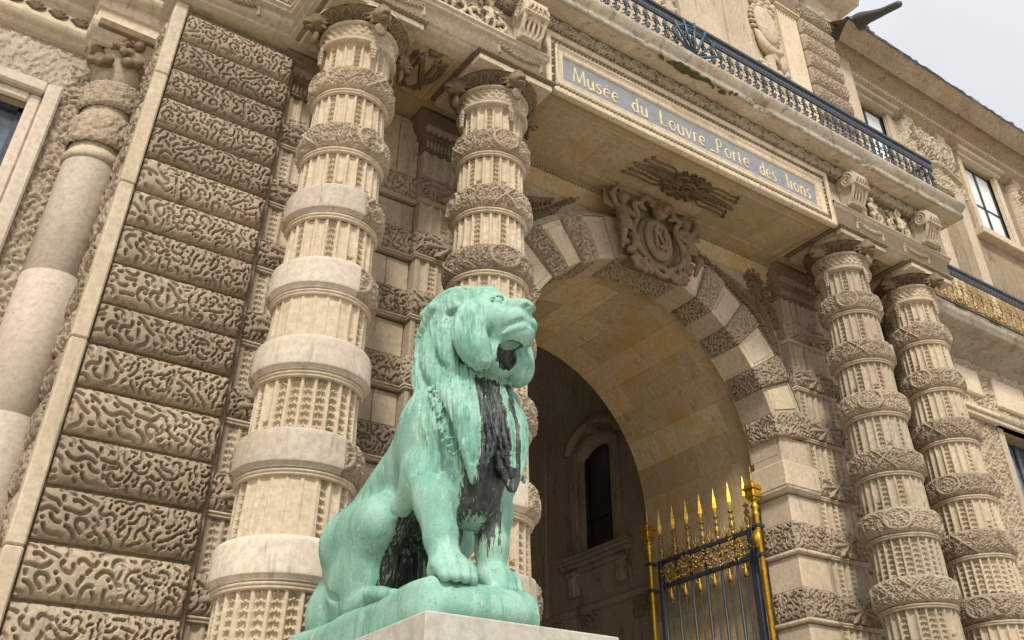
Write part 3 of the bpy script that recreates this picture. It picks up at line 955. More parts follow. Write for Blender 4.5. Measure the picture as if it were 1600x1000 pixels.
# ------------------------------------------------------------------ pilasters behind the columns
def pilaster(X, yf, yb, label=None, half=.55, flip=False):
    a = Acc()
    a.box(X - half + .006, X + half - .006, yf + .06, yb - .004, -.86, 10.09)
    # fluted face: ribs between flutes
    nf = 6; w = 2 * half - .12
    parts = []
    u = np.linspace(0, 1, nf * 10 + 1)
    for i, zk in enumerate([10.05] + ZK):
        zb = ([10.05] + ZK)[i + 1] + BH if i < 9 else -.87
        z = np.linspace(zb, zk, max(6, int((zk - zb) / .016)))
        Uu, Z = np.meshgrid(u, z, indexing='ij')
        s = ((Uu * nf) % 1 * 2 - 1) / .72; s[-1] = -1.3
        ins = np.abs(s) < 1
        dep = np.where(ins, np.sqrt(np.clip(1 - s * s, 0, 1)), 0) * .042
        fi = np.minimum((Uu * nf).astype(int), nf - 1)
        rz = np.random.default_rng(int(X * 100) + i); t = rz.random(nf); ph = rz.random(nf) * .07
        dens = .3 if i < 3 else .65
        tall = np.where(t < dens, 1, np.where(t < dens + .2, .25, 0))
        ch = leafchain(s, Z, ph=ph[fi]) * ins * (Z < (zb + (zk - zb) * tall[fi]))
        dep = dep - ch * .046
        parts.append(gridmesh(np.stack([X - half + .06 + Uu * w, yf + dep, Z], -1)))
    o = a.build("pilaster", M_STONE, PAV, label=label)
    for V, F in parts: mk("fluted_panel", V, F, M_FLUTE, o)
    a = Acc()
    for sx in (X - half, X + half - .06): a.box(sx, sx + .06, yf, yb, -.87, 10.1, .004)
    a.build("edge_fillets", M_FLUTE, o)
    # small mouldings and carved bands returning round the side
    for i, zk in enumerate(ZK):
        V, F = sweep([(-.05, 0), (.012, 0), (.03, .006), (.034, .02), (.026, .032), (.04, .036), (.05, .05), (.044, .066), (-.05, .07)],
                     [(X - half, yb), (X - half, yf), (X + half, yf), (X + half, yb)], lambda p, q, h: (p, q, zk + h), side=1)
        mk("band_moulding", V, F, M_STONE, o)
        parts = [vblock((X - half - .03, yf, zk + .07), (1, 0, 0), (0, 0, 1), (0, -1, 0), 2 * half + .06, BH - .08, .095, .03, seed=i + X, pu=10, pv=3.0),
                 vblock((X - half, yb, zk + .07), (0, -1, 0), (0, 0, 1), (-1, 0, 0), yb - yf + .03, BH - .08, .06, .02, seed=i + X + 1, pu=6, pv=3.0),
                 vblock((X + half, yf - .03, zk + .07), (0, 1, 0), (0, 0, 1), (1, 0, 0), yb - yf + .03, BH - .08, .06, .02, seed=i + X + 2, pu=6, pv=3.0)]
        # starburst ornament on the band face
        rl = Relief(2 * half, BH - .08, .016)
        for k in range(8):
            an = k * PI / 4 + .3; rl.stroke([(half, .22), (half + .42 * math.cos(an), .22 + .2 * math.sin(an))], [.02, .045], .04, smooth=False)
        for k in range(9):
            an = k * 2.399; q = .12 + .035 * k
            rl.leaf(half + q * math.cos(an), .22 + .45 * q * math.sin(an), an, .12, .05, .035, 2)
        parts.append(rl.mesh(lambda U, Vv, H: (X - half + U, yf - .085 - H + 0 * U, zk + .07 + Vv)))
        V, F = joinVF(parts)
        mk("carved_band", V, F, M_CARVED, o)
    # capital
    b = Acc()
    V, F = sweep([(-.1, 10.02), (.03, 10.02), (.05, 10.04), (.03, 10.07), (.0, 10.08), (.0, 10.09), (.03, 10.3), (.07, 10.31), (.075, 10.34), (.04, 10.36), (.06, 10.38), (.15, 10.53), (.15, 10.56), (.17, 10.565), (.17, 10.66), (.2, 10.67), (.21, 10.752), (-.1, 10.752)],
                 [(X - half, yb), (X - half, yf), (X + half, yf), (X + half, yb)], lambda p, q, h: (p, q, h), side=1)
    mk("pilaster_capital", V, F, M_DARKST, o)
    rl = Relief(2 * half + .1, .2, .011)
    for k in range(11):
        cx = .06 + k * .105
        for j in range(5):
            an = PI / 2 + (j - 2) * .42; rl.stroke([(cx, .02), (cx + .085 * math.cos(an), .02 + .13 * math.sin(an))], [.008, .018], .03, smooth=False)
    V1, F1 = rl.mesh(lambda U, Vv, H: (X - half - .05 + U, yf - .05 - .09 * Vv / .2 - H, 10.37 + Vv * .85))
    rl = Relief(2 * half, .2, .011)
    for k in range(16):
        rl.blob(.05 + k * .067, .10, .022, .09, 0, .022)
    V2, F2 = rl.mesh(lambda U, Vv, H: (X - half + U, yf - .015 - H, 10.09 + Vv))
    V, F = joinVF([(V1, F1), (V2, F2)])
    mk("carved_leaves", V, F, M_CARVED, o)
PF = 11.22
pilaster(CX[0], PF, 11.56, "fluted pilaster behind the column at the left end")
pilaster(CX[1], PF, 11.56, "fluted pilaster beside the left side of the arch")
pilaster(CX[2], PF, 11.56, "fluted pilaster beside the right side of the arch")
pilaster(CX[3], PF, 11.56, "fluted pilaster behind the far right column")

# wall bays between paired pilasters: smooth slabs and worm-carved bands
def bay(x0, x1, label):
    a = Acc(); a.box(x0, x1, 11.46, 12.3, GZ, 10.75)
    o = a.build("bay_wall", M_STONE, PAV, label=label)
    w = x1 - x0
    for i, zk in enumerate(ZK):
        zt = ([10.75] + ZK)[i]
        j = x0 + w * (.5 + .2 * (-1) ** i)
        for q0, q1 in ((x0 + .02, j - .004), (j + .004, x1 - .02)):
            a = Acc(); a.box(q0, q1, 11.40, 11.5, zk + BH + .03, zt - .02, .012); a.build('smooth_slab', M_STONE, o)
        V, F = sweep([(-.05, 0), (.02, 0), (.04, .01), (.03, .03), (.05, .04), (.06, .06), (-.05, .065)], [(x0, 11.36), (x1, 11.36)], lambda p, q, h: (p, q, zk + h), side=1)
        mk("band_moulding", V, F, M_STONE, o, smooth=False)
        V, F = vblock((x0, 11.38, zk + .07), (1, 0, 0), (0, 0, 1), (0, -1, 0), w, BH - .06, .085, .042, seed=i * 2 + x0, pv=3.2)
        mk("vermiculated_band", V, F, M_CARVED, o)
    
bay(CX[0] + .54, CX[1] - .54, "wall between the two left columns")
bay(CX[2] + .54, CX[3] - .54, "wall between the two right columns")

# ------------------------------------------------------------------ arch
AX, AZ, AR, AO = 10.57, 6.48, 2.98, 3.86
YF, YW, YV, YB = 11.2, 11.45, 12.0, 15.4
XL, XR = CX[1] + .5, CX[2] - .5
# wall with the opening (spandrels), both skins of the opening
def arch_wall():
    n = 64; th = np.linspace(PI, 0, n)
    P = []
    for t in th:
        x, z = AX + (AO - .2) * math.cos(t), AZ + (AO - .2) * math.sin(t)
        P.append([(x, YW, z), (AX + (x - AX) * 1.3 if False else x, YW, 10.82)])
    V, F = gridmesh(np.array(P))
    parts = [(V, F)]
    for xa, xb in ((XL, AX - AO + .2), (AX + AO - .2, XR)):
        parts.append(gridmesh(np.array([[(xa, YW, GZ), (xa, YW, 10.82)], [(xb, YW, GZ), (xb, YW, 10.82)]])))
    return joinVF(parts)
V, F = arch_wall()
aw = mk("arch_wall", V, F, M_STONE, PAV, smooth=False, label="wall with spandrels round the big arch")
def vous(t0, t1, r0, r1, yf, yb, c=.012, n=6):
    """voussoir between angles (deg)"""
    V = []; F = []
    t = np.radians(np.linspace(t0, t1, n))
    prof = [(r0, yb), (r0, yf + c), (r0 + c, yf), (r1 - c, yf), (r1, yf + c), (r1, yb)]
    P = np.array([[(AX + r * math.cos(q), y, AZ + r * math.sin(q)) for r, y in prof] for q in t])
    V, F = gridmesh(P)
    F = [tuple(f) for f in F]; m = len(prof)
    F.append(tuple(range(m))); F.append(tuple((n - 1) * m + k for k in range(m))[::-1])
    return V, F
VERM = [(6, 14.5), (24, 32), (42, 50), (58, 66), (114, 122), (130, 138), (148, 156), (165.5, 174)]
PLAIN = [(-12, 6), (14.5, 24), (32, 42), (50, 58), (66, 74.5), (105.5, 114), (122, 130), (138, 148), (156, 165.5), (174, 192)]
a = Acc()
for t0, t1 in PLAIN:
    if t0 < 0 or t1 > 180: continue
    a = Acc(); V, F = vous(t0 + .15, t1 - .15, AR, AO, YF + .03, YV); a.add(V, F); o = a.build('plain_voussoir', M_UPPER, aw)
    a = Acc(); V, F = vous(t0 + 1.2, t1 - 1.2, AR + .10, AO - .12, YF + .012, YF + .1); a.add(V, F); a.build('raised_panel', M_UPPER, o)
V, F = vous(0, 180, AR + .015, AO - .02, YF + .14, YV - .01, .01, 60); k = Acc(); k.add(V, F); k.build("arch_core", M_STONE, aw)
V, F = sweep([(0, 0), (.05, .02), (.07, .06), (.12, .07), (.14, .12), (.14, .26)], [(AX + AO * math.cos(q), AZ + AO * math.sin(q)) for q in np.radians(np.linspace(2, 178, 80))],
             lambda p, q, h: (p, YF + .02 + h, q), side=1)
mk('archivolt', V, F, M_STONE, aw)
def rot_vous(t0, t1, seed):
    """worm-carved voussoir: front face and soffit"""
    nt_, nr = 44, 90; parts = []
    tt = np.radians(np.linspace(t0, t1, nt_)); b = np.linspace(-1, 1, nt_)
    r = np.linspace(AR - .035, AO + .03, nr); av = np.linspace(-1, 1, nr)
    B, A = np.meshgrid(b, av, indexing='ij'); T, RR = np.meshgrid(tt, r, indexing='ij')
    e = np.clip(1 - np.abs(B) ** 8, 0, 1) ** .5 * np.clip(1 - np.abs(A) ** 14, 0, 1) ** .5
    O = .05 * e + .06 * (vermi(RR + seed, T * 3.2 + seed * 1.3) - .88) * e
    O[0] = O[-1] = -.05; O[:, -1] = -.05
    parts.append(gridmesh(np.stack([AX + RR * np.cos(T), YF - O, AZ + RR * np.sin(T)], -1)))
    y = np.linspace(YF - .03, YV - .06, 80); av = np.linspace(-1, 1, 80)
    B, A = np.meshgrid(b, av, indexing='ij'); T, Y = np.meshgrid(tt, y, indexing='ij')
    e = np.clip(1 - np.abs(B) ** 8, 0, 1) ** .5 * np.clip(1 - np.abs(A) ** 16, 0, 1) ** .5
    O = .05 * e + .06 * (vermi(Y + seed * 2, T * 3 + seed) - .88) * e
    O[0] = O[-1] = -.05; O[:, -1] = -.05
    RR = AR - O
    parts.append(gridmesh(np.stack([AX + RR * np.cos(T), Y, AZ + RR * np.sin(T)], -1), flip=True))
    return joinVF(parts)
for i, (t0, t1) in enumerate(VERM):
    V, F = rot_vous(t0, t1, i * 1.3)
    mk("vermiculated_voussoir", V, F, M_CARVED, aw)
V, F = vous(74.5, 105.5, AR + .01, AO, YF - .02, YV, .01, 12)
k = Acc(); k.add(V, F); k.build("keystone_block", M_STONE, aw)
# soffit of the keystone is worm-carved
tt = np.radians(np.linspace(75, 105, 170)); y = np.linspace(YF - .12, YV - .06, 96)
T, Y = np.meshgrid(tt, y, indexing='ij'); O = .05 + .06 * (vermi(Y + 9, T * 3) - .88); O[0] = O[-1] = -.02; O[:, 0] = O[:, -1] = -.02
mk("vermiculated_soffit", *gridmesh(np.stack([AX + (AR - O) * np.cos(T), Y, AZ + (AR - O) * np.sin(T)], -1), flip=True), M_CARVED, aw)

# jambs: alternate smooth and worm-carved blocks, one projecting impost
for sd, xj, xo in ((1, AX + AR, XR), (-1, AX - AR, XL)):
    a = Acc()
    a.box(xj + sd * .05, xo, YF + .12, YV, GZ, 6.9)
    jo = a.build("jamb", M_STONE, aw, label="stone jamb on the right side of the arch" if sd > 0 else "stone jamb on the left side of the arch")
    a = Acc()
    for i, zk in enumerate(ZK):
        if zk > 7: continue
        zt = ([10.2] + ZK)[i]
        if zk == 6.85: continue
        a = Acc(); a.box(xj + sd * .02, xo + sd * .0, YF + .04, YV - .02, zk + BH + .03, min(zt, 6.86) - .01, .02); a.build('smooth_block', M_UPPER, jo)
        if abs(zk - 5.74) < .01:
            a = Acc(); a.box(xj - sd * .13, xo - sd * .02, YF - .1, YV - .05, zk + .08, zk + BH + .03, .025); a.build('impost_block', M_UPPER, jo)
            V, F = sweep([(-.1, .0), (.02, .0), (.04, .02), (.05, .05), (.09, .08), (-.1, .085)], [(xj - sd * .02, YV - .05), (xj - sd * .02, YF), (xo - sd * .02, YF)] , lambda p, q, h: (p, q, zk + h), side=sd)
            mk("impost_moulding", V, F, M_STONE, jo, smooth=False)
        else:
            V, F = sweep([(-.1, .0), (.02, .0), (.035, .02), (.05, .06), (-.1, .065)], [(xj - sd * .0, YV - .05), (xj - sd * .0, YF), (xo - sd * .02, YF)] , lambda p, q, h: (p, q, zk + h), side=sd)
            mk("band_moulding", V, F, M_STONE, jo, smooth=False)
            w = abs(xo - xj)
            x0 = min(xj - sd * .0, xo)
            V1 = vblock((min(xj - sd * .05, xo), YF, zk + .06), (1, 0, 0), (0, 0, 1), (0, -1, 0), w + .03, BH - .03, .06, .04, seed=i * 2 + sd, pv=6, pu=9)
            V2 = vblock((xj, YF - .03, zk + .06), (0, 1, 0), (0, 0, 1), (-sd, 0, 0), YV - YF - .04, BH - .03, .06, .04, seed=i * 4 + sd, pv=6, pu=9)
            V, F = joinVF([V1, V2]); mk("vermiculated_block", V, F, M_CARVED, jo)

# vault and passage walls
RV = 3.25
def strip(fn, n, y0, y1, ny, v0=0):
    P = []; UV = []
    for i in range(n + 1):
        x, z, s = fn(i / n)
        P.append([(x, y, z) for y in np.linspace(y0, y1, ny)]); UV.append([(y, s, 0) for y in np.linspace(y0, y1, ny)])
    return np.array(P), np.array(UV).reshape(-1, 3)
def vault_fn(f):
    L1 = AZ - GZ; arc = PI * RV; tot = 2 * L1 + arc; s = f * tot
    if s < L1: return AX - RV, GZ + s, s
    if s > L1 + arc: return AX + RV, AZ - (s - L1 - arc), s
    t = PI - (s - L1) / RV; return AX + RV * math.cos(t), AZ + RV * math.sin(t), s
P, UV = strip(vault_fn, 160, YV, YB, 8)
V, F = gridmesh(P, flip=True)
vt = mk("vaulted_passage", V, F, M_VAULT, PAV, attrs={"uvm": UV}, label="barrel vault and side walls of the passage behind the arch")
# ring between arch soffit and vault (rebate)
P = np.array([[(AX + r * math.cos(t), YV - .002, AZ + r * math.sin(t)) for r in (AR - .0, RV)] for t in np.linspace(0, PI, 60)])
mk("vault_rebate", *gridmesh(P), M_STONE, vt, smooth=False)
# rear hall: end wall of the vault, long side walls with windows, own vault across
a = Acc()
n = 48
P = []
for t in np.linspace(PI, 0, n): P.append([(AX + RV * math.cos(t), YB, AZ + RV * math.sin(t)), (AX + 8.6 * math.cos(t), YB, AZ + 8.6 * math.sin(t))])
V1 = gridmesh(np.array(P), flip=True)
V2 = gridmesh(np.array([[(AX - RV, YB, GZ), (AX - RV, YB, AZ)], [(AX - 6, YB, GZ), (AX - 6, YB, AZ)]]))
V3 = gridmesh(np.array([[(AX + RV, YB, GZ), (AX + RV, YB, AZ)], [(AX + 6, YB, GZ), (AX + 6, YB, AZ)]]))
V, F = joinVF([V1, V2, V3]); mk("rear_arch_face", V, F, M_STONE, vt, smooth=False)
HX = 15.0
ha = Acc()
ha.box(HX, HX + .5, 15.3, 24, GZ, 6.55)                 # wall round the window opening
ha.box(HX, HX + .5, 15.3, 17.9, 6.55, 9.4); ha.box(HX, HX + .5, 19.08, 24, 6.55, 9.4); ha.box(HX, HX + .5, 15.3, 24, 9.4, 13)
ha.box(AX * 2 - HX - .5, AX * 2 - HX, 15.3, 24, GZ, 13)
ha.box(AX * 2 - HX - .5, HX + .5, 24, 24.4, GZ, 13)
hall = ha.build("rear_hall_wall", M_STONE, PAV, label="dim rear hall wall with an arched window seen through the arch")
rh = HX - AX
P = []
for t in np.linspace(0, PI, 48): P.append([(AX + rh * math.cos(t), y, 10.4 + rh * .8 * math.sin(t)) for y in np.linspace(15.4, 24, 6)])
mk("rear_vault", *gridmesh(np.array(P)), M_STONE, hall)
# lunette arch rib on the side wall and window surround
w = Acc()
yc = 18.49
for i in range(10):
    pass
o = Relief(4.6, 5.2, .02)
# cornice sill with consoles, frame, hood
b = Acc()
for (y0, y1, z0, z1, d) in ((17.25, 19.85, 6.42, 6.52, .16), (17.2, 19.9, 6.52, 6.60, .24), (17.15, 19.95, 6.60, 6.66, .30), (17.4, 19.7, 6.30, 6.42, .08)):
    b.box(HX - d, HX, y0, y1, z0, z1, .01)
for y in (17.55, 19.4):
    b.box(HX - .2, HX, y - .11, y + .11, 5.75, 6.30, .02)
    for k in range(3): b.box(HX - .23, HX - .19, y - .09 + .065 * k, y - .05 + .065 * k, 5.8, 6.2, .008)
    b.box(HX - .24, HX, y - .14, y + .14, 6.22, 6.30, .01)
for y0, y1, d in ((17.5, 17.75, .10), (17.75, 17.9, .035), (19.08, 19.23, .035), (19.23, 19.48, .10)):
    b.box(HX - d, HX + (.0 if d > .06 else .0), y0, y1, 6.66, 9.3, .008)
o = b.build("window_surround", M_STONE, hall)
th = np.linspace(0, PI, 30)
P1 = sweep([(0, 0), (0, -.16), (.08, -.18), (.16, -.12), (.24, -.10), (.24, 0)], [(yc + .99 * math.cos(t), 9.3 + .55 * math.sin(t)) for t in th], lambda p, q, h: (HX + h, p, q))
P2 = sweep([(0, .0), (0, -.05), (.36, -.05), (.36, 0)], [(yc + .61 * math.cos(t), 8.98 + .36 * math.sin(t)) for t in th], lambda p, q, h: (HX + h, p, q))
V, F = joinVF([P1, P2]); mk("window_hood", V, F, M_STONE, hall)
s = Sculpt((HX - .4, yc - .3, 9.3), (HX + .1, yc + .3, 10.1), .02)
s.ell((HX - .08, yc, 9.72), (.16, .14, .2), .04); s.ell((HX - .2, yc, 9.7), (.08, .05, .06), .03); s.ell((HX - .1, yc, 9.5), (.12, .2, .08), .03)
for g in (-1, 1): s.ell((HX - .08, yc + g * .16, 9.66), (.08, .06, .16), .03)
mk("carved_mask", *s.mesh(), M_STONE, hall)
yy = np.linspace(17.9, 19.08, 25); zz = 9.02 + .33 * np.sqrt(np.clip(1 - ((yy - yc) / .59) ** 2, 0, 1))
mk("arched_head", *gridmesh(np.array([[(HX + .18, y, z), (HX + .012, y, z), (HX + .012, y, 9.44)] for y, z in zip(yy, zz)])), M_STONE, hall, False)
b = Acc(); b.box(HX + .18, HX + .22, 17.9, 19.08, 6.66, 9.4); b.build("window_pane", M_GLASSD, hall)
b = Acc(); b.box(HX + .1, HX + .19, 18.12, 18.17, 6.66, 9.4); b.box(HX + .1, HX + .19, 17.9, 17.95, 6.66, 9.4); b.box(HX + .1, HX + .19, 19.03, 19.08, 6.66, 9.4)
b.box(HX + .1, HX + .19, 17.9, 19.08, 6.66, 6.74); b.box(HX + .12, HX + .19, 17.95, 19.08, 7.5, 7.53); b.build("window_frame", M_IRON, hall)
for y, z in ((18.9, 4.9), (17.0, 4.9), (20.2, 4.9)):
    V, F = vblock((HX - .02, y + .35, z), (0, -1, 0), (0, 0, 1), (-1, 0, 0), .7, .5, .05, .035, seed=y, pu=6, pv=6); mk("vermiculated_block", V, F, M_CARVED, hall)
b = Acc(); b.box(HX - .08, HX, 15.6, 16.6, 5.5, 12, .01); b.box(HX - .08, HX, 20.6, 21.4, 5.5, 12, .01); b.box(HX - .06, HX, 15.5, 22, 5.35, 5.5, .01); b.build("wall_strips", M_STONE, hall)

# ------------------------------------------------------------------ keystone sculpture
def cherub(s, o, sc=1.0, g=1, arm_up=True):
    o = np.array(o, float)
    p = lambda x, y, z: o + sc * np.array([g * x, y, z])
    r = lambda q: q * sc
    s.ell(p(0, -.02, .62), (r(.085), r(.09), r(.10)), r(.03))                     # head
    s.ell(p(.02, .0, .66), (r(.095), r(.09), r(.08)), r(.01))
    s.ell(p(0, -.105, .60), (r(.015), r(.02), r(.02)), r(.01))
    s.ell(p(0, 0, .40), (r(.11), r(.085), r(.13)), r(.04))
    s.ell(p(0, -.02, .27), (r(.10), r(.09), r(.11)), r(.04))
    s.ell(p(-.0, .0, .16), (r(.115), r(.10), r(.09)), r(.04))
    s.chain([p(-.1, 0, .47), p(-.2, -.04, .42 if not arm_up else .60), p(-.12, -.08, .34 if not arm_up else .74)], [r(.045), r(.038), r(.028)], r(.02))
    s.chain([p(.1, 0, .47), p(.19, -.05, .33), p(.12, -.12, .24)], [r(.045), r(.038), r(.03)], r(.02))
    s.chain([p(-.06, 0, .13), p(-.10, -.12, .0), p(-.07, -.03, -.18)], [r(.07), r(.05), r(.03)], r(.02))
    s.chain([p(.06, 0, .13), p(.11, -.10, -.02), p(.10, -.02, -.2)], [r(.07), r(.05), r(.03)], r(.02))
    for k in range(7):                                                            # wing
        a = .2 + .24 * k
        s.cone(p(-.08, .05, .45), p(-.08 - .32 * math.cos(a), .05, .45 + .30 * math.sin(a)), r(.030), r(.022), r(.006))
    for k in range(9): s.ell(p(.09 * math.cos(k * .8), -.02 + .05 * math.sin(k * 1.7), .67 + .06 * math.sin(k * .8)), r(.035), r(.008))
    for k in range(5): s.curve([p(-.11, -.08, .25 - .035 * k), p(0, -.14, .20 - .035 * k), p(.12, -.07, .24 - .035 * k)], [r(.014), r(.018), r(.012)], r(.006), n=3)
KX, KY = 10.57, 10.98
s = Sculpt((9.35, 10.45, 8.85), (11.8, 11.3, 10.80), .0155)
s.boxy((9.95, 11.0, 9.3), (11.15, 11.32, 10.6), .05)
s.ell((KX, 10.98, 9.85), (.44, .15, .58), .02)                                     # cartouche
s.ell((KX, 10.84, 9.85), (.34, .10, .46), .01)
s.ell((KX, 10.75, 9.85), (.27, .06, .38), .006, mode='cut')
for a_, b_ in (((-.12, 9.65), (-.12, 10.08)), ((-.12, 10.08), (.12, 9.65)), ((.12, 9.65), (.12, 10.08))):
    s.cone((KX + a_[0], 10.76, a_[1]), (KX + b_[0], 10.76, b_[1]), .035, .035, .004)
for g in (-1, 1):
    s.curve([(KX + g * .2, 10.85, 9.25), (KX + g * .5, 10.8, 9.45), (KX + g * .62, 10.85, 9.85), (KX + g * .48, 10.85, 10.25), (KX + g * .58, 10.8, 10.45), (KX + g * .42, 10.78, 10.5)], [.05, .06, .06, .06, .05, .04], .02)
    s.curve([(KX + g * .2, 10.85, 9.25), (KX + g * .36, 10.8, 9.12), (KX + g * .44, 10.78, 9.25), (KX + g * .36, 10.75, 9.3)], [.05, .05, .04, .03], .01)
    cherub(s, (KX + g * .80, 10.90, 9.66), 1.42, g=-g)
    for k in range(16):                                                            # garland of fruit
        f = k / 15; x = KX + g * (.80 - .55 * f); z = 9.55 - .42 * math.sin(f * PI * .6) + .06 * math.sin(k * 2.1)
        s.ell((x, 10.86 + .04 * math.sin(k * 1.7), z), (.075, .07, .075), .012)
    for k in range(7):
        s.ell((KX + g * (.62 + .05 * math.sin(k * 2)), 10.86, 9.45 - .055 * k), (.06, .06, .05), .01)
rzk = np.random.default_rng(77)
for k in range(40):
    a_ = rzk.uniform(0, 6.28); q_ = rzk.uniform(.1, .24); s.ell((KX + q_ * math.cos(a_), 10.775, 9.85 + 1.4 * q_ * math.sin(a_)), (.03, .02, .022), .004)
for k in range(10):
    a_ = k * .63; s.ell((KX + .16 * math.cos(a_), 10.84, 9.16 + .09 * math.sin(a_)), (.075, .07, .06), .012)
s.ell((KX + .05, 10.78, 10.48), (.16, .17, .17), .03)                              # mask over the shield
s.ell((KX + .05, 10.62, 10.44), (.07, .08, .07), .02); s.ell((KX + .05, 10.62, 10.34), (.08, .06, .03), .01, mode='cut')
for g in (-1, 1):
    s.ell((KX + .05 + g * .06, 10.64, 10.52), (.03, .03, .02), .004, mode='cut')
    s.curve([(KX + .05 + g * .1, 10.8, 10.6), (KX + g * .3, 10.75, 10.68), (KX + g * .42, 10.8, 10.5), (KX + g * .3, 10.8, 10.42)], [.07, .06, .05, .03], .02)
for k in range(9): s.cone((KX + .05, 10.8, 10.55), (KX + .05 + .24 * math.cos(.35 * k + .15), 10.76, 10.5 + .26 * math.sin(.35 * k + .15)), .06, .03, .01)
V, F = s.mesh(); V[:, 1] = 11.3 + (V[:, 1] - 11.3) * .95
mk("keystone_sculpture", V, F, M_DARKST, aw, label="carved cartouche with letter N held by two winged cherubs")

# acanthus scrolls in the spandrels
def spandrel(g):
    rl = Relief(2.6, 2.3, .0125)
    base = catmull(np.array([(2.42, .05), (2.2, .5), (1.95, .95), (1.45, 1.25), (.85, 1.6), (.15, 2.1)]), np.linspace(0, 5, 30))
    for i, q in enumerate(base):
        f = i / 29; t = base[min(i + 1, 29)] - base[max(i - 1, 0)]; an = math.atan2(t[1], t[0])
        L = .10 + .50 * math.sin(PI * min(1, f * 1.15)) ** .8 * (1 - .5 * f)
        for sg in (1, -1):
            if sg > 0 and f > .85: continue
            a1 = an - sg * 1.05; a2 = an - sg * .35
            p1 = q + L * .55 * np.array([math.cos(a1), math.sin(a1)]); p2 = p1 + L * .5 * np.array([math.cos(a2), math.sin(a2)])
            rl.stroke([q, p1, p2], [.02, .034, .030], .05 + .03 * math.sin(i * 2.4) ** 2, n=5)
            rl.blob(p2[0], p2[1], .05, .04, a2, .085)
    bp_ = list(base[::3]); rl.stroke(bp_, list(np.linspace(.05, .012, len(bp_))), .09, n=4)
    for (x, y, r_) in ((2.2, 1.55, .22), (2.35, 1.05, .16), (2.0, 1.9, .15)):
        rl.scroll(x, y, r_, 1.4, .5, .035, .09, 1)
        for k in range(8):
            an = k * PI / 4; rl.leaf(x + r_ * .8 * math.cos(an), y + r_ * .8 * math.sin(an), an, r_ * .9, .07, .08, 3)
    for k in range(8): rl.blob(2.32 + .02 * math.sin(k), .62 - .075 * k, .06 - .004 * k, .045, k, .07)
    return rl
for g, nm in ((1, "right"), (-1, "left")):
    rl = spandrel(g)
    V, F = rl.mesh(lambda U, Vv, H: (AX + g * (1.45 + U * .87), YW - H * 1.25, 8.58 + Vv * .93), flip=(g < 0))
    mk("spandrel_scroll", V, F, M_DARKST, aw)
# ------------------------------------------------------------------ entablature
EX0, EX1 = CX[0] - .80, CX[3] + .82
PATH = [(1.30, 12.3), (1.30, 10.86), (EX0, 10.86), (EX0, 9.4), (EX1, 9.4), (EX1, 10.86), (19.75, 10.86), (19.75, 12.3)]
S = lambda prof, name, mat, parent=PAV, smooth=False, path=PATH, label=None: mk(name, *sweep(prof, path, lambda p, q, h: (p, q, h), side=1), mat, parent, smooth, label=label)
def shrink(r, n):   # right-hand side outward check helper (kept simple)
    return r
arch_prof = [(-.35, 10.755), (.0, 10.755), (.0, 10.86), (.03, 10.865), (.03, 11.17), (.045, 11.175), (.06, 11.21), (.09, 11.215), (.09, 11.25), (.11, 11.29), (.13, 11.30), (.13, 11.34), (-.05, 11.345), (-.05, 12.03)]
PLFT = PATH[:3] + [(EX0, 9.4), (6.92, 9.4)]; PRGT = [(14.12, 9.4)] + PATH[4:]
V1, F1 = sweep(arch_prof, PLFT, lambda p, q, h: (p, q, h)); V2, F2 = sweep(arch_prof, PRGT, lambda p, q, h: (p, q, h))
V3, F3 = sweep([(-.35, 10.79), (-.12, 10.79), (-.12, 12.03)], [(6.9, 9.4), (14.14, 9.4)], lambda p, q, h: (p, q, h))
ENT = mk("architrave", *joinVF([(V1, F1), (V2, F2), (V3, F3)]), M_UPPER, PAV, False, label="architrave and frieze running over the columns")
S([(-.05, 12.0), (.02, 12.01), (.04, 12.03), (.06, 12.06), (.045, 12.075), (.05, 12.08), (.09, 12.14), (.10, 12.32), (.13, 12.335), (.13, 12.36)], "cornice_ovolo", M_DARKST, ENT)
# cornice with a weathered, irregular lip
def cornice():
    path = np.array(PATH[1:-1]); P = []
    base = [(.12, 12.355), (.46, 12.355), (.50, 12.35), (.52, 12.39), (.52, 12.47), (.50, 12.50), (.53, 12.53), (.565, 12.60), (.60, 12.66), (.61, 12.74), (.58, 12.76), (-1.8, 12.80)]
    # subdivide the path finely so that the stone can be worn
    dense = []
    for i in range(len(path) - 1):
        a, b = path[i], path[i + 1]; L = np.linalg.norm(b - a); n = max(2, int(L / .045)) if i == 2 else 3
        for k in range(n): dense.append((a + (b - a) * k / n, i if k else -1))
    dense.append((path[-1], -1))
    pts = np.array([d[0] for d in dense])
    n = len(pts); dirs = np.diff(pts, axis=0); dirs /= np.linalg.norm(dirs, axis=1)[:, None]
    for i in range(n):
        d1 = dirs[max(i - 1, 0)]; d2 = dirs[min(i, n - 2)]
        n1 = np.array([d1[1], -d1[0]]); n2 = np.array([d2[1], -d2[0]])
        mt = n1 + n2; mt /= mt @ n1
        x = pts[i][0]; row = []
        for j, (o, h) in enumerate(base):
            wgt = [0, .2, 1, 1, 1, .9, .7, .5, .3, .2, .1, 0][j]
            nz = float(T_FOL(x * .35, j * .12 + h)) * .4 + float(T_SOFT(x * .6, h * .4)) * .8 + .35 * float(T_FOL2(x * .4, h))
            chip = max(0, nz - .3) * .05 * wgt
            row.append((pts[i][0] + mt[0] * (o - chip), pts[i][1] + mt[1] * (o - chip), h + (.03 * max(0, nz) * wgt if j in (2, 3) else 0)))
        P.append(row)
    return gridmesh(np.array(P))
V, F = cornice()
co = mk("balcony_cornice", V, F, M_GREY, ENT, smooth=True, label="weathered grey cornice edge under the iron balcony with patches of moss")
co.data.materials.append(M_STONE)
mi = np.zeros(len(co.data.polygons), np.int32); mi[0::11] = 1
if len(mi) == len(F): co.data.polygons.foreach_set("material_index", mi)
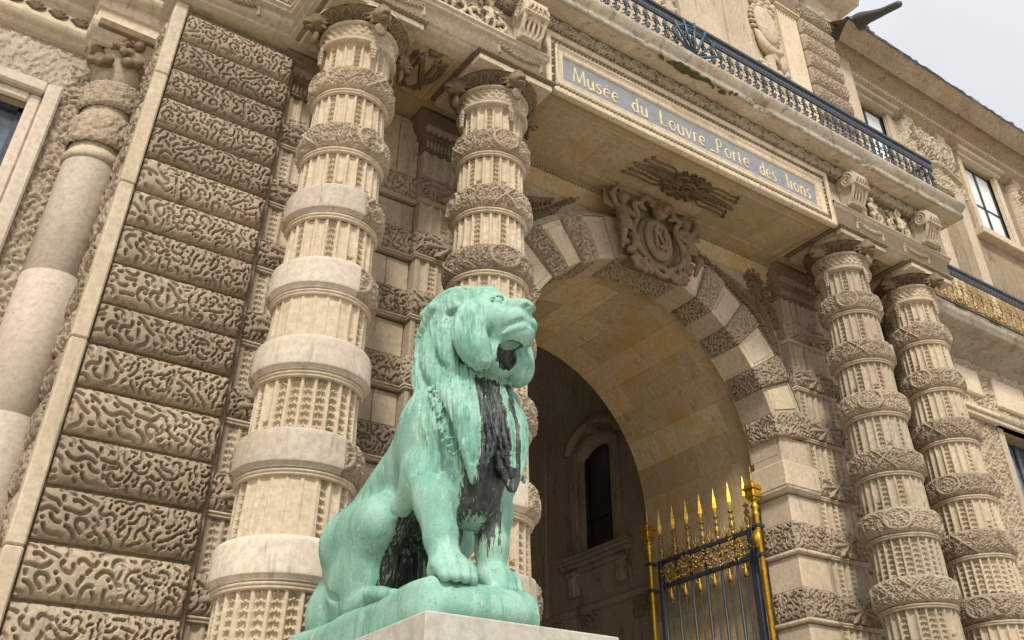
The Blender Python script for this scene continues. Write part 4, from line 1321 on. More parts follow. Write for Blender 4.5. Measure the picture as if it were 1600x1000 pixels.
# moss clumps on the cornice underside
mossm, nt_, b_ = newmat("moss"); b_.inputs["Base Color"].default_value = (.075, .072, .030, 1); b_.inputs["Roughness"].default_value = 1
parts = []
s = Sculpt((9.1, 8.75, 12.2), (11.3, 9.05, 12.5), .018)
rz = np.random.default_rng(3)
for i in range(70):
    x = rz.normal(9.85, .25) if i < 45 else rz.uniform(9.2, 11.2)
    s.ell((x, rz.uniform(8.86, 9.0), 12.35 + rz.normal(0, .008)), (rz.uniform(.03, .08), rz.uniform(.02, .06), .010), .03)
mk("moss", *s.mesh(), mossm, co)
# palmette moulding
def palmette_tile():
    rl = Relief(.40, .30, .0105)
    c = .20
    for k in range(7):
        an = PI / 2 + (k - 3) * .36; L = .20 - .008 * abs(k - 3)
        rl.stroke([(c, .05), (c + L * .6 * math.cos(an), .05 + L * .6 * math.sin(an)), (c + L * math.cos(an * 1.0), .05 + L * math.sin(an))], [.008, .017, .02], .035)
    rl.stroke([(c + .17 * math.cos(t), .13 + .135 * math.sin(t)) for t in np.linspace(-.7, PI + .7, 12)], .011, .03)
    for q in (0, .40):
        for k in range(3):
            rl.stroke([(q, .03 + .06 * k), (q + (.045 - .01 * k) * (1 if q == 0 else -1), .10 + .06 * k)], [.01, .016], .03)
        rl.stroke([(q, 0), (q, .28)], [.014, .008], .03)
    for q in (-1, 1): rl.scroll(c + q * .055, .05, .03, 1, 0, .009, .03, q)
    return rl
rl = palmette_tile()
def along(rl, u0, u1, mapf, name, mat, parent, period=None):
    period = period or rl.w
    n = int((u1 - u0) / period); k = (u1 - u0) / n / rl.w; parts = []
    for i in range(n):
        parts.append(rl.mesh(lambda U, Vv, H: mapf(u0 + (i * rl.w + U) * k, Vv, H)))
    return mk(name, *joinVF(parts), mat, parent)
pal_map = lambda U, Vv, H: (U, 9.4 - .055 - .05 * Vv / .3 - H * 2.0, 12.07 + Vv * .87)
along(rl, EX0, EX1, pal_map, "palmette_frieze", M_STONE, ENT)
along(rl, 1.3, EX0 - .1, lambda U, Vv, H: (U, 10.86 - .055 - .05 * Vv / .3 - H * 1.2, 12.07 + Vv * .87), "palmette_frieze", M_CARVED, ENT)
# bead strips
def beads(u0, u1, step, r, mapf, name, mat, parent):
    n = int((u1 - u0) / step); parts = []
    t = np.linspace(0, PI, 4); p = np.linspace(0, 2 * PI, 7)[:-1]
    for i in range(n):
        c = mapf(u0 + (i + .5) * step)
        P = np.array([[(c[0] + r * math.sin(a) * math.cos(b), c[1] + r * math.sin(a) * math.sin(b), c[2] + r * math.cos(a)) for a in t] for b in p])
        parts.append(gridmesh(P, wrap=True))
    return mk(name, *joinVF(parts), mat, parent)
beads(EX0, EX1, .055, .022, lambda u: (u, 9.335, 12.05), "bead_moulding", M_CARVED, ENT)

# frieze: consoles, children among scrolls, swags
def console_mesh():
    s = Sculpt((-.32, -.50, -.72), (.32, .1, .08), .0155)
    s.boxy((-.22, -.40, -.28), (.22, .12, .04), .02)
    s.boxy((-.18, -.22, -.68), (.18, .12, -.20), .02)
    for g in (-1, 1):
        pts = [(g * .24, -.22 + .17 * (1 - .8 * f) * math.cos(2.2 * 2 * PI * f + 1.2), -.13 + .17 * (1 - .8 * f) * math.sin(2.2 * 2 * PI * f + 1.2)) for f in np.linspace(0, 1, 34)]
        s.chain(pts, [.03 - .012 * i / 33 for i in range(34)], .006)
        s.curve([(g * .2, -.38, -.2), (g * .2, -.30, -.42), (g * .19, -.18, -.6), (g * .2, -.12, -.68)], [.04, .04, .035, .04], .01)
    s.boxy((-.25, -.43, -.30), (.25, -.1, -.26), .008)
    for k in range(5):
        x = (k - 2) * .07
        s.curve([(x * .5, -.40, -.02), (x, -.43, -.12), (x * 1.4, -.42, -.22)], [.016, .026, .016], .004)
        s.curve([(x * .3, -.22, -.33), (x * 1.2, -.30, -.38), (x * 1.4, -.25, -.55), (x, -.22, -.64)], [.02, .03, .025, .012], .006)
    s.ell((0, -.3, -.33), (.15, .06, .045), .01)
    return s.mesh()
CM = console_mesh()
cons = None
for i, x in enumerate((CX[0] - .45, CX[1] + .18, CX[2] - .12, CX[3] + .1)):
    if cons is None:
        cons = mk("console", CM[0], CM[1], M_STONE, ENT); o = cons
    else: o = cons.copy(); COL.objects.link(o); o.parent = ENT
    o.location = (x, 9.36, 12.04)
def putti_frieze(x0, x1, y, seed):
    s = Sculpt((x0, y - .30, 11.32), (x1, y + .06, 12.06), .0165)
    rz = np.random.default_rng(seed)
    nc = max(1, int((x1 - x0) / .75))
    for i in range(nc):
        cx = x0 + (i + .5) * (x1 - x0) / nc
        cherub(s, (cx, y - .10, 11.48), .70, g=1 if i % 2 else -1, arm_up=bool(i % 2))
        for g in (-1, 1):
            q = cx + g * .26
            s.curve([(cx + g * .1, y - .03, 11.40), (q, y - .06, 11.45), (q + g * .1, y - .06, 11.62), (q - g * .02, y - .06, 11.72), (q - g * .09, y - .06, 11.62)], [.03, .035, .03, .03, .02], .008)
            for k in range(9): s.ell((q + rz.normal(0, .07), y - .05, rz.uniform(11.4, 11.95)), (.05, .04, .028), .01)
    for i in range(int((x1 - x0) * 40)):
        x = rz.uniform(x0 + .03, x1 - .03); z = rz.uniform(11.4, 12.0); a = rz.uniform(0, PI)
        s.cone((x, y - .01, z), (x + .06 * math.cos(a), y - .045, z + .06 * math.sin(a)), .022, .012, .006)
    return s.mesh()
for i, (x0, x1) in enumerate(((CX[0] - .1, CX[1] - .12), (CX[2] + .2, CX[3] - .2), (CX[3] + .38, EX1 - .02))):
    mk("carved_frieze_of_children", *putti_frieze(x0, x1, 9.45, i + 3), M_STONE, ENT)
s = Sculpt((1.35, 10.65, 11.32), (3.1, 10.98, 12.06), .02)
rz = np.random.default_rng(9)
for i in range(120):
    x = rz.uniform(1.4, 3.0); z = rz.uniform(11.38, 12.0); a = rz.uniform(0, 6)
    s.curve([(x, 10.9, z), (x + .08 * math.cos(a), 10.84, z + .08 * math.sin(a)), (x + .1 * math.cos(a + 1), 10.82, z + .1 * math.sin(a + 1))], [.03, .028, .015], .008, n=3)
mk("carved_frieze", *s.mesh(), M_STONE, ENT)
rl = Relief(.95, .3, .012)                                           # swags on the architrave
for k in range(52):
    f = k / 51; rl.blob(.06 + .83 * f, .24 - .10 * math.sin(f * PI) + .035 * math.sin(k * 2.4), .034, .016, k * 1.9, .06)
for k in (0.06, .89): rl.stroke([(k, .24), (k + .02, .06)], [.02, .035], .04)
for x in (CX[0] - .2, CX[1] - .38, CX[2] - .08, CX[2] + 1.5, 1.6):
    y = 9.37 if x > 3 else 10.83
    mk("swag", *rl.mesh(lambda U, Vv, H: (x + U, y - H, 10.90 + Vv * .95)), M_CARVED, ENT)

# beams over the capitals and ceilings between front and wall
a = Acc()
a.box(EX0 + .05, CX[0] + .72, 9.45, 11.5, 10.762, 11.0, .0); a.box(CX[1] - .72, CX[1] + .74, 9.45, 11.5, 10.762, 11.0)
a.box(CX[2] - .74, CX[2] + .72, 9.45, 11.5, 10.762, 11.0); a.box(CX[3] - .72, EX1 - .05, 9.45, 11.5, 10.762, 11.0)
a.box(1.35, 19.7, 10.9, 12.3, 10.76, 12.7)
a.build("beams", M_OCHRE, ENT)
def coffer(x0, x1, y0, y1, z, rl, name):
    a = Acc(); a.box(x0, x1, y0, y1, z, z + .2)
    o = a.build(name, M_OCHRE, ENT)
    V, F = sweep([(0, 0), (0, -.03), (.05, -.035), (.09, -.01), (.12, -.01), (.14, -.03), (.16, -.03), (.17, 0)], [(x0, y0), (x1, y0), (x1, y1), (x0, y1)], lambda p, q, h: (p, q, z + h), closed=True, side=-1)
    mk("coffer_moulding", V, F, M_OCHRE, o, smooth=False)
    return o
rl = Relief(1.0, 1.3, .0125)
rl.letterN(.28, .34, .42, .56, .06, .05)
for g in (-1, 1):
    rl.stroke([(.5, .08), (.5 + g * .32, .35), (.5 + g * .36, .75), (.5 + g * .22, 1.0)], [.02, .025, .025, .012], .03)
    for k in range(6):
        f = k / 6; rl.leaf(.5 + g * (.25 + .12 * math.sin(f * PI)), .3 + .6 * f, PI / 2 - g * .6, .16, .07, .04, 3)
    rl.scroll(.5 + g * .2, .16, .12, 1.2, 0, .02, .035, g); rl.blob(.5 + g * .12, 1.08, .08, .06, g, .04)
rl.blob(.5, 1.08, .12, .08, 0, .045); rl.stroke([(.42, .98), (.58, .98)], .025, .04, smooth=False)
NREL = rl
for x0, x1 in ((CX[0] + .72, CX[1] - .72), (CX[2] + .72, CX[3] - .72)):
    o = coffer(x0, x1, 9.45, 11.3, 10.80, None, "coffered_soffit")
    sc = (x1 - x0 - .3) / 1.0
    mk("monogram_relief", *NREL.mesh(lambda U, Vv, H: (x0 + .15 + U * sc, 10.86 - Vv * .95, 10.798 - H * 1.3)), M_DARKST, o, label="carved letter N with leaf sprays")
# main ceiling under the sign
uvq = []
P = np.array([[(x, y, 10.81) for y in (9.4, 11.46)] for x in np.linspace(XL - .1, XR + .1, 20)])
UV = np.array([[(y * .86 + .2, x * 1.0, 0) for y in (9.4, 11.46)] for x in np.linspace(XL - .1, XR + .1, 20)]).reshape(-1, 3)
V, F = gridmesh(P)
M_SOFF = stone("soffit_slabs", (.48, .38, .235), (.56, .46, .295), ochre=(.45, .31, .13), stain=(.16, .12, .06), bump=.15, pits=False, bricks=(5.0, 1.45, .006))
sof = mk("main_soffit", V, F, M_SOFF, ENT, smooth=False, attrs={"uvm": UV}, label="plain ochre soffit slabs under the sign")
V, F = sweep([(0, .0), (0, -.055), (.05, -.06), (.07, -.03), (.10, -.02), (.16, -.045), (.2, -.045), (.23, -.01), (.26, 0)], [(XL + .22, 9.46), (XR - .22, 9.46), (XR - .22, 11.25), (XL + .22, 11.25)], lambda p, q, h: (p, q, 10.81 + h), closed=True, side=-1)
mk("soffit_moulding", V, F, M_OCHRE, sof, smooth=False)
# cornice mouldings where wall and ceiling meet, with dentils
V, F = sweep([(0, 10.45), (.03, 10.45), (.04, 10.49), (.08, 10.5), (.08, 10.6), (.15, 10.63), (.17, 10.67), (.2, 10.68), (.2, 10.74), (.28, 10.78), (.28, 10.81)], [(XL, YW), (XR, YW)], lambda p, q, h: (p, q, h), side=1)
mk("wall_cornice", V, F, M_OCHRE, sof, smooth=False)
a = Acc(); x = XL + .05
while x < XR - .05:
    a.box(x, x + .035, YW - .27, YW - .2, 10.69, 10.735); x += .06
a.build("dentils", M_OCHRE, sof)
# trophy relief on the ceiling: two tapering bundles and a knot of rings
rl = Relief(2.9, 1.0, .0125)
c = (1.45, .5)
for g in (-1, 1):
    rl.stroke([(c[0] + g * .2, .5), (c[0] + g * .7, .5 + g * .02), (c[0] + g * 1.38, .5 + g * .02)], [.16, .14, .02], .05)
    for k in range(9):
        x = c[0] + g * (.25 + .125 * k); q = .15 - .014 * k
        rl.stroke([(x, .5 - q * .7), (x + g * .06, .5), (x, .5 + q * .7)], .026, .085)
    for j, dy in enumerate((-.38, -.22, .22, .38)):
        rl.stroke([(c[0] + g * .25, .5 + dy * .3), (c[0] + g * .6, .5 + dy), (c[0] + g * 1.0, .5 + dy * .95), (c[0] + g * (1.15 + .07 * j), .5 + dy * 1.05)], [.02, .014, .012, .012], .05)
        rl.stroke([(c[0] + g * (1.15 + .07 * j), .5 + dy * 1.05 - .05), (c[0] + g * (1.2 + .07 * j), .5 + dy * 1.05), (c[0] + g * (1.15 + .07 * j), .5 + dy * 1.05 + .05)], .014, .05)
for (x, y, r_) in ((0, 0, .2), (.0, 0, .11), (-.28, .18, .15), (.30, .16, .15), (-.26, -.2, .14), (.3, -.2, .14), (.5, .02, .1), (-.5, 0, .1)):
    rl.stroke([(c[0] + x + r_ * math.cos(t), c[1] + y + r_ * math.sin(t)) for t in np.linspace(0, 2 * PI, 15)], .035, .09)
for k in range(14):
    an = k * .45; rl.leaf(c[0] + .2 * math.cos(an), c[1] + .2 * math.sin(an), an, .3, .09, .06, 3)
mk("ceiling_trophy", *rl.mesh(lambda U, Vv, H: (9.43 + U * .93, 9.80 + Vv * .78, 10.808 - H * 1.1), flip=True), M_DARKST, sof, label="carved trophy of bundled darts and rings on the soffit")

# ------------------------------------------------------------------ the sign
SIGN = thing("museum_sign", "long grey marble name plaque with gold lettering in a moulded stone frame over the arch", "sign")
x0, x1, z0, z1 = 6.90, 14.14, 10.70, 12.04
fr = [(0, .02), (0, -.09), (.012, -.10), (.085, -.10), (.095, -.09), (.10, -.06), (.20, -.05), (.21, -.075), (.235, -.08), (.25, -.06), (.26, -.045), (.33, -.03), (.345, -.045), (.37, -.045), (.40, .0), (.40, .03)]
V, F = sweep([(o, h) for o, h in fr], [(x0, z0), (x1, z0), (x1, z1), (x0, z1)], lambda p, q, h: (p, 9.38 + h + .045, q), closed=True, side=-1)
sf = mk("frame", V, F, M_UPPER, SIGN, smooth=False)
rl = Relief(.16, .09, .0085)
for k in (0, .08, .16): rl.stroke([(k, .0), (k + .03, .045), (k, .09)], .012, .02)
rl.blob(.04, .045, .022, .036, .4, .04); rl.blob(.12, .045, .022, .036, -.4, .04)
parts = []
def side_orn(p0, p1, d, n):
    p0 = np.array(p0, float); p1 = np.array(p1, float); L = np.linalg.norm(p1 - p0); e = (p1 - p0) / L; nn = np.array(d, float)
    k = int(L / .16); w = L / k
    for i in range(k):
        parts.append(rl.mesh(lambda U, Vv, H: (p0[0] + e[0] * (i * w + U) + nn[0] * Vv, 9.38 + .045 - .052 - H, p0[1] + e[1] * (i * w + U) + nn[1] * Vv), flip=n))
side_orn((x0 + .105, z0 + .105), (x1 - .105, z0 + .105), (0, 1), False); side_orn((x0 + .105, z1 - .105), (x1 - .105, z1 - .105), (0, -1), True)
side_orn((x0 + .105, z0 + .2), (x0 + .105, z1 - .2), (1, 0), True); side_orn((x1 - .105, z0 + .2), (x1 - .105, z1 - .2), (-1, 0), False)
mk("carved_frame_band", *joinVF(parts), M_DARKST, sf)
a = Acc(); a.box(x0 + .02, x1 - .02, 9.44, 9.6, z0 + .11, z1 - .05); a.build("frame_back", M_STONE, sf)
a = Acc(); a.box(x0 + .33, x1 - .33, 9.425, 9.438, z0 + .36, z1 - .36); pl = a.build("plaque", M_PLAQUE, SIGN)
# letters drawn with thick and thin strokes: (points, half width)
t_, T_ = .0095, .0185
def arcp(cx, cy, rx, ry, a0, a1, n=12): return [(cx + rx * math.cos(t), cy + ry * math.sin(t)) for t in np.radians(np.linspace(a0, a1, n))]
def oval(w): return [([p for p in arcp(w / 2, .115, w / 2 - .02, .105, 90, 270)], 'L'), ([p for p in arcp(w / 2, .115, w / 2 - .02, .105, -90, 90)], 't')]
GL = {
 'M': (.32, [([(.02, 0), (.05, .34)], 't'), ([(.05, .34), (.16, .02)], 'T'), ([(.16, .02), (.27, .34)], 't'), ([(.27, .34), (.30, 0)], 'T')]),
 'u': (.20, [([(.03, .22), (.03, .08)] + arcp(.09, .075, .06, .07, 180, 320), 'T'), ([(.16, .22), (.17, 0)], 'T')]),
 's': (.16, [([(.135, .19), (.11, .215), (.07, .215), (.035, .19), (.035, .155), (.07, .125), (.11, .10), (.13, .07), (.12, .03), (.08, .005), (.04, .01), (.01, .04)], 'L')]),
 'e': (.19, [(arcp(.095, .11, .075, .105, 20, 300), 'L'), ([(.03, .11), (.165, .125)], 't')]),
 'd': (.21, [(arcp(.09, .105, .07, .10, 40, 330), 'L'), ([(.16, .34), (.165, 0)], 'T')]),
 'L': (.20, [([(.03, .34), (.03, .01)], 'T'), ([(.03, .01), (.18, .02)], 't')]),
 'o': (.20, [(arcp(.1, .11, .078, .105, 70, 290), 'L'), (arcp(.1, .11, .078, .105, -80, 80), 't')]),
 'v': (.17, [([(.01, .22), (.08, .0)], 'T'), ([(.08, 0), (.15, .22)], 't')]),
 'r': (.13, [([(.03, .22), (.03, 0)], 'T'), (arcp(.09, .15, .06, .06, 170, 60), 't')]),
 'P': (.20, [([(.03, .34), (.03, 0)], 'T'), (arcp(.07, .25, .09, .088, 110, -110), 't')]),
 't': (.12, [([(.04, .29), (.045, .05)] + arcp(.075, .04, .03, .03, 180, 300), 'T'), ([(.0, .215), (.10, .215)], 't')]),
 'l': (.08, [([(.03, .35), (.03, 0)], 'T')]),
 'i': (.08, [([(.03, .22), (.03, 0)], 'T'), ([(.03, .275), (.031, .29)], 'T')]),
 'n': (.20, [([(.03, .22), (.03, 0)], 'T'), (arcp(.10, .13, .065, .08, 160, 20) + [(.168, 0)], 'T')]),
 '_': (.11, [([(.0, -.005), (.10, -.005)], 'T')]),
}
GL['é'] = (GL['e'][0], GL['e'][1] + [([(.08, .255), (.135, .30)], 't')])
def add_poly(acc, pts, kind, ox, oz, sx, sz):
    P = np.array(pts, float)
    for i in range(len(P) - 1):
        pass
    m = len(P); L = []; Rr = []
    for i in range(m):
        d = P[min(i + 1, m - 1)] - P[max(i - 1, 0)]; d /= np.linalg.norm(d) + 1e-9; nrm = np.array([-d[1], d[0]])
        if kind == 'T': wd = T_
        elif kind == 't': wd = t_
        else:
            f = i / (m - 1); wd = t_ + (T_ - t_) * math.sin(PI * f)
        L.append(P[i] + nrm * wd); Rr.append(P[i] - nrm * wd)
    V = []
    add_poly.k += 1; e_ = .0007 * (add_poly.k % 7)
    for q, y in ((L, 9.414 - e_), (Rr, 9.414 - e_), (L, 9.426), (Rr, 9.426)):
        V += [(ox + p[0] * sx, y, oz + p[1] * sz) for p in q]
    F = []
    for i in range(m - 1):
        F += [(i, i + 1, m + i + 1, m + i), (i, 2 * m + i, 2 * m + i + 1, i + 1), (m + i, m + i + 1, 3 * m + i + 1, 3 * m + i)]
    F += [(0, m, 3 * m, 2 * m), (m - 1, 3 * m - 1, 4 * m - 1, 2 * m - 1)]
    acc.add(V, F)
add_poly.k = 0
for word, xa, xb in (("Musée", 7.51, 8.53), ("du", 8.83, 9.21), ("Louvre", 9.50, 10.64), ("_", 10.75, 10.86), ("Porte", 10.92, 11.81), ("des", 12.09, 12.56), ("lions", 12.87, 13.57)):
    tot = sum(GL[c][0] for c in word) + .035 * (len(word) - 1); sx = (xb - xa) / tot
    acc = Acc(); x = xa
    for ch in word:
        for pts, kd in GL[ch][1]: add_poly(acc, pts, kd, x, 11.19, sx, 1.0)
        x += (GL[ch][0] + .035) * sx
    acc.build("lettering", M_LETTER, pl)

# ------------------------------------------------------------------ iron balcony railing
def scroll_panel(s_or_acc, x, w, y, z0, z1, seed=0):
    a = s_or_acc; c = x + w / 2; h = z1 - z0
    a.tube([(c, y, z0), (c, y, z0 + h * .5)], [.026, .013], 6)
    a.lathe([(.012, 0), (.034, .02), (.03, .07), (.014, .1)], (c, y, z0 + h * .12), 6)
    a.lathe([(.010, 0), (.026, .02), (.026, .05), (.01, .07)], (c, y, z0 + h * .42), 6)
    for g in (-1, 1):
        pts = []
        for i in range(15):
            f = i / 14; an = PI * (1.5 - 2.6 * f) if False else -PI / 2 + g * 0 + 4.6 * f
            r = w * .26 * (1 - .72 * f)
            pts.append((c + g * (w * .27 - r * math.cos(an) * 1.0), y, z0 + h * .34 + r * math.sin(an)))
        a.tube(pts, [.018] * 8 + [.015] * 7, 5)
        pts = []
        for i in range(12):
            f = i / 11; an = PI / 2 - 4.2 * f; r = w * .22 * (1 - .7 * f)
            pts.append((c + g * (w * .24 - r * math.cos(an)), y, z0 + h * .74 + r * math.sin(an)))
        a.tube(pts, .015, 5)
        a.tube([(c + g * .02, y, z0 + h * .1), (c + g * w * .3, y - .02, z0 + h * .05), (c + g * w * .48, y, z0 + h * .2)], [.02, .022, .01], 5)
        a.tube([(c, y, z0 + h * .5), (c + g * w * .22, y - .015, z0 + h * .62), (c + g * w * .46, y, z0 + h * .55)], [.02, .022, .01], 5)
        a.tube([(c, y, z0 + h * .55), (c + g * w * .12, y, z0 + h * .8), (c + g * w * .05, y, z0 + h * .98)], [.014, .018, .008], 5)
def railing(x0, x1, y, zb, zt, name, label, cat, mat, n, returns=None, matg=None, group=None):
    root = thing(name, label, cat, group)
    a = Acc()
    for z, r in ((zt, .035), (zt - .05, .016), (zt - .24, .018), (zb + .06, .02)):
        a.box(x0, x1, y - r * 1.2, y + r * 1.2, z - r, z + r, .004)
    if returns is not None:
        for xx in (x0, x1):
            for z, r in ((zt, .035), (zt - .24, .018), (zb + .06, .02)): a.box(xx - r, xx + r, y, returns, z - r, z + r, .004)
            for k in range(int((returns - y) / .12)): a.tube([(xx, y + .1 + .12 * k, zb), (xx, y + .1 + .12 * k, zt)], .014, 5)
    a.build("rails", mat, root)
    b = Acc(); w = (x1 - x0) / (n * 3)                              # guilloche in the top band
    for i in range(n * 3):
        c = x0 + (i + .5) * w; zc = zt - .145
        b.tube([(c + .42 * w * math.cos(t), y, zc + .072 * math.sin(t)) for t in np.linspace(0, 2 * PI, 11)], .013, 5, cap=False)
        b.tube([(c - .2 * w, y, zc - .05), (c, y - .01, zc), (c + .2 * w, y, zc + .05)], .013, 5)
        b.tube([(c - .2 * w, y, zc + .05), (c, y - .01, zc), (c + .2 * w, y, zc - .05)], .011, 5)
    b.build("openwork_band", mat, root, smooth=True)
    first = None; w = (x1 - x0) / n
    for i in range(n):
        if first is None:
            q = Acc(); scroll_panel(q, 0, w, 0, 0, zt - zb - .3)
            first = q.build("scroll_panel", matg or mat, root, smooth=True); p = first
        else: p = first.copy(); COL.objects.link(p); p.parent = root
        p.location = (x0 + i * w, y, zb + .07)
    return root
RL = railing(EX0 - .35, EX1 - .12, 8.94, 12.78, 13.74, "balcony_railing", "blue black wrought iron scroll railing along the top of the weathered cornice", "railing", M_RAIL, 62, returns=10.9)
a = Acc()                                                             # fan of bars
fc = (10.12, 8.88, 12.84)
for k in range(7):
    an = R(22 + 136 * k / 6); L = .74 if k not in (0, 6) else .62
    a.tube([(fc[0] + .1 * math.cos(an), fc[1] + .03, fc[2] + .1 * math.sin(an) - .02), (fc[0] + L * math.cos(an) * 1.05, fc[1] - .06, fc[2] + L * math.sin(an) * 1.12)], [.026, .030], 6)
for rr_ in (.62,):
    a.tube([(fc[0] + rr_ * math.cos(t) * 1.05, fc[1] - .05, fc[2] + rr_ * math.sin(t) * 1.12) for t in np.radians(np.linspace(20, 160, 16))], .022, 6)
a.build("fan_of_bars", M_TEAL, RL, smooth=True, label="teal fan of iron bars fixed to the middle of the railing")

# ------------------------------------------------------------------ upper storey
a = Acc()
a.box(1.5, 19.2, 11.06, 14, 12.7, 20.3)
up = a.build("upper_wall", M_UPPER, PAV, label="upper storey wall of pale stone above the balcony")
a = Acc(); a.box(12.3, 13.6, 11.02, 11.08, 13.3, 19.2, .02)
def flpil(x0, x1, z0, z1, y=11.0, n=7):
    u = np.linspace(0, 1, n * 8 + 1); s = ((u * n) % 1 * 2 - 1) / .62; s[-1] = -1.5
    dep = np.where(np.abs(s) < 1, np.sqrt(np.clip(1 - s * s, 0, 1)), 0) * .035
    z = np.array([z0, z1]); Uu, Z = np.meshgrid(u, z, indexing='ij')
    V1 = gridmesh(np.stack([x0 + .05 + Uu * (x1 - x0 - .1), y + dep[:, None] + 0 * Z, Z], -1))
    o = mk("fluted_pilaster", *V1, M_UPPER, up, smooth=True)
    b = Acc(); b.box(x0, x0 + .05, y, 11.08, z0, z1); b.box(x1 - .05, x1, y, 11.08, z0, z1); b.box(x0, x1, y, 11.08, z1, z1 + .06)
    b.box(x0 - .04, x1 + .04, y - .05, 11.08, z1 + .06, z1 + .12, .01); b.box(x0 - .08, x1 + .08, y - .1, 11.08, z1 + .12, z1 + .2, .01)
    b.build("pilaster_edges", M_UPPER, o)
for x0_, x1_ in ((13.88, 14.75), (16.12, 16.94), (3.0, 3.8), (5.2, 6.0)): flpil(x0_, x1_, 12.9, 19.75)
a.box(11.35, 11.5, 10.95, 11.08, 12.8, 19.5, .01); a.box(12.15, 12.25, 10.95, 11.08, 12.8, 19.5, .01)
a.box(9.0, 11.35, 11.2, 11.3, 12.8, 19)
a.build("panels", M_UPPER, up)
rl = Relief(.6, 6.0, .02)
rz = np.random.default_rng(2)
for k in range(60): rl.blob(rz.uniform(.08, .52), .1 * k, .08, .05, rz.uniform(0, 3), .07)
mk("carved_drop", *rl.mesh(lambda U, Vv, H: (11.52 + U, 11.0 - H, 13 + Vv)), M_UPPER, up)
# trophy with oval medallion between the pilasters
s = Sculpt((14.75, 10.65, 14.6), (16.12, 11.08, 19.8), .024)
s.ell((15.40, 10.93, 18.6), (.42, .12, .66), .02, rot=Matrix.Rotation(-.15, 3, 'Y'))
s.ell((15.40, 10.80, 18.6), (.33, .03, .54), .01, mode='cut')
for p_, q_ in (((15.26, 18.3), (15.26, 18.95)), ((15.26, 18.95), (15.54, 18.3)), ((15.54, 18.3), (15.54, 18.95))):
    s.cone((p_[0], 10.825, p_[1]), (q_[0], 10.825, q_[1]), .022, .022, .004)
rz = np.random.default_rng(12)
for k in range(26):
    an = k * .25; s.ell((15.42 + .5 * math.cos(an), 11.0, 18.65 + .75 * math.sin(an)), (.09, .06, .07), .02)
s.curve([(15.0, 10.95, 18.1), (15.1, 10.9, 17.7), (15.35, 10.88, 17.5), (15.75, 10.9, 17.7)], [.08, .12, .14, .08], .03)
for k in range(5): s.curve([(14.95 + .06 * k, 10.9, 18.0 - .12 * k), (15.2 + .05 * k, 10.84, 17.65 - .1 * k), (15.6, 10.88, 17.6 - .12 * k)], [.03, .05, .03], .01)
s.ell((15.75, 10.95, 17.35), (.2, .12, .35), .03, rot=Matrix.Rotation(.3, 3, 'Y'))
s.cone((15.3, 10.98, 17.3), (15.35, 10.98, 15.2), .14, .18, .04)
s.cone((15.55, 10.98, 16.9), (15.8, 10.98, 15.2), .12, .16, .04)
s.cone((15.05, 10.98, 16.9), (15.1, 10.98, 15.2), .10, .13, .04)
for k in range(70): s.ell((rz.uniform(14.9, 15.95), 10.98, rz.uniform(14.8, 17.2)), rz.uniform(.05, .11), .02)
for k in range(24): s.ell((rz.uniform(15.0, 15.9), 10.98, rz.uniform(19.2, 19.75)), rz.uniform(.05, .10), .02)
mk("trophy_relief", *s.mesh(), M_UPPER, up, label="carved trophy with an oval medallion bearing the letter N")
# rustic quoin strip at the right end
for i in range(12):
    z = 12.9 + .64 * i
    V, F = vblock((16.98, 10.98, z), (1, 0, 0), (0, 0, 1), (0, -1, 0), 1.45, .60, .16, .05, seed=i * 2 + 5, res=.022, pv=2.2, fine=True)
    V2, F2 = vblock((18.43, 10.95, z), (0, 1, 0), (0, 0, 1), (1, 0, 0), .5, .60, .10, .05, seed=i * 2 + 6, res=.03, pv=2.2, fine=True)
    mk("rusticated_block", *joinVF([(V, F), (V2, F2)]), M_CARVED, up)
# its entablature, attic and eaves
UP = [(1.5, 12.0), (1.5, 11.0), (18.45, 11.0), (18.45, 12.0)]
S([(-.1, 19.95), (.06, 19.95), (.06, 20.1), (.1, 20.12), (.1, 20.3), (.2, 20.36), (.2, 20.42), (.05, 20.44), (.05, 20.9), (.12, 20.95), (.2, 21.1), (.75, 21.15), (.78, 21.35), (.9, 21.5), (.0, 21.55)], "upper_entablature", M_UPPER, up, path=UP)
rl = Relief(1.4, .42, .02)
rz = np.random.default_rng(5)
for k in range(60): rl.blob(rz.uniform(.05, 1.35), rz.uniform(.05, .4), .07, .04, rz.uniform(0, 3), .07)
for x in (13.6, 15.0, 16.4): mk("carved_panel", *rl.mesh(lambda U, Vv, H: (x + U, 10.94 - H, 20.45 + Vv)), M_STONE, up)

# ------------------------------------------------------------------ right wing
def fpanel(x0, x1, z0, z1, y, depth, sc, seed):
    """flat panel covered in pierced foliage carving"""
    u = np.arange(x0, x1, .02); v = np.arange(z0, z1, .02); U, Vv = np.meshgrid(u, v, indexing='ij')
    h = foliage((U + seed) * .42 / sc, Vv * .42 / sc) * .7 + .3 * foliage(U / sc, Vv / sc)
    h[0] = h[-1] = -1.5; h[:, 0] = h[:, -1] = -1.5
    return gridmesh(np.stack([U, y - depth * h, Vv], -1))
RW = thing("right_wing", "sooty ochre stone palace wing with tall windows and a heavy eaves cornice at the right", "building")
a = Acc()
wy = 11.55
def wallwin(a, x0, x1, z0, z1, wins, y0, y1):
    """wall slab with rectangular openings"""
    xs = sorted(wins); cur = x0
    for (wa, wb, za, zb) in xs:
        a.box(cur, wa, y0, y1, z0, z1); a.box(wa, wb, y0, y1, z0, za); a.box(wa, wb, y0, y1, zb, z1); cur = wb
    a.box(cur, x1, y0, y1, z0, z1)
WINS = [(19.45, 21.05, 14.3, 18.62), (24.95, 26.6, 15.95, 18.62), (30.2, 31.8, 14.3, 18.62)]
wallwin(a, 18.5, 46, 12.4, 20, WINS, wy, wy + .7)
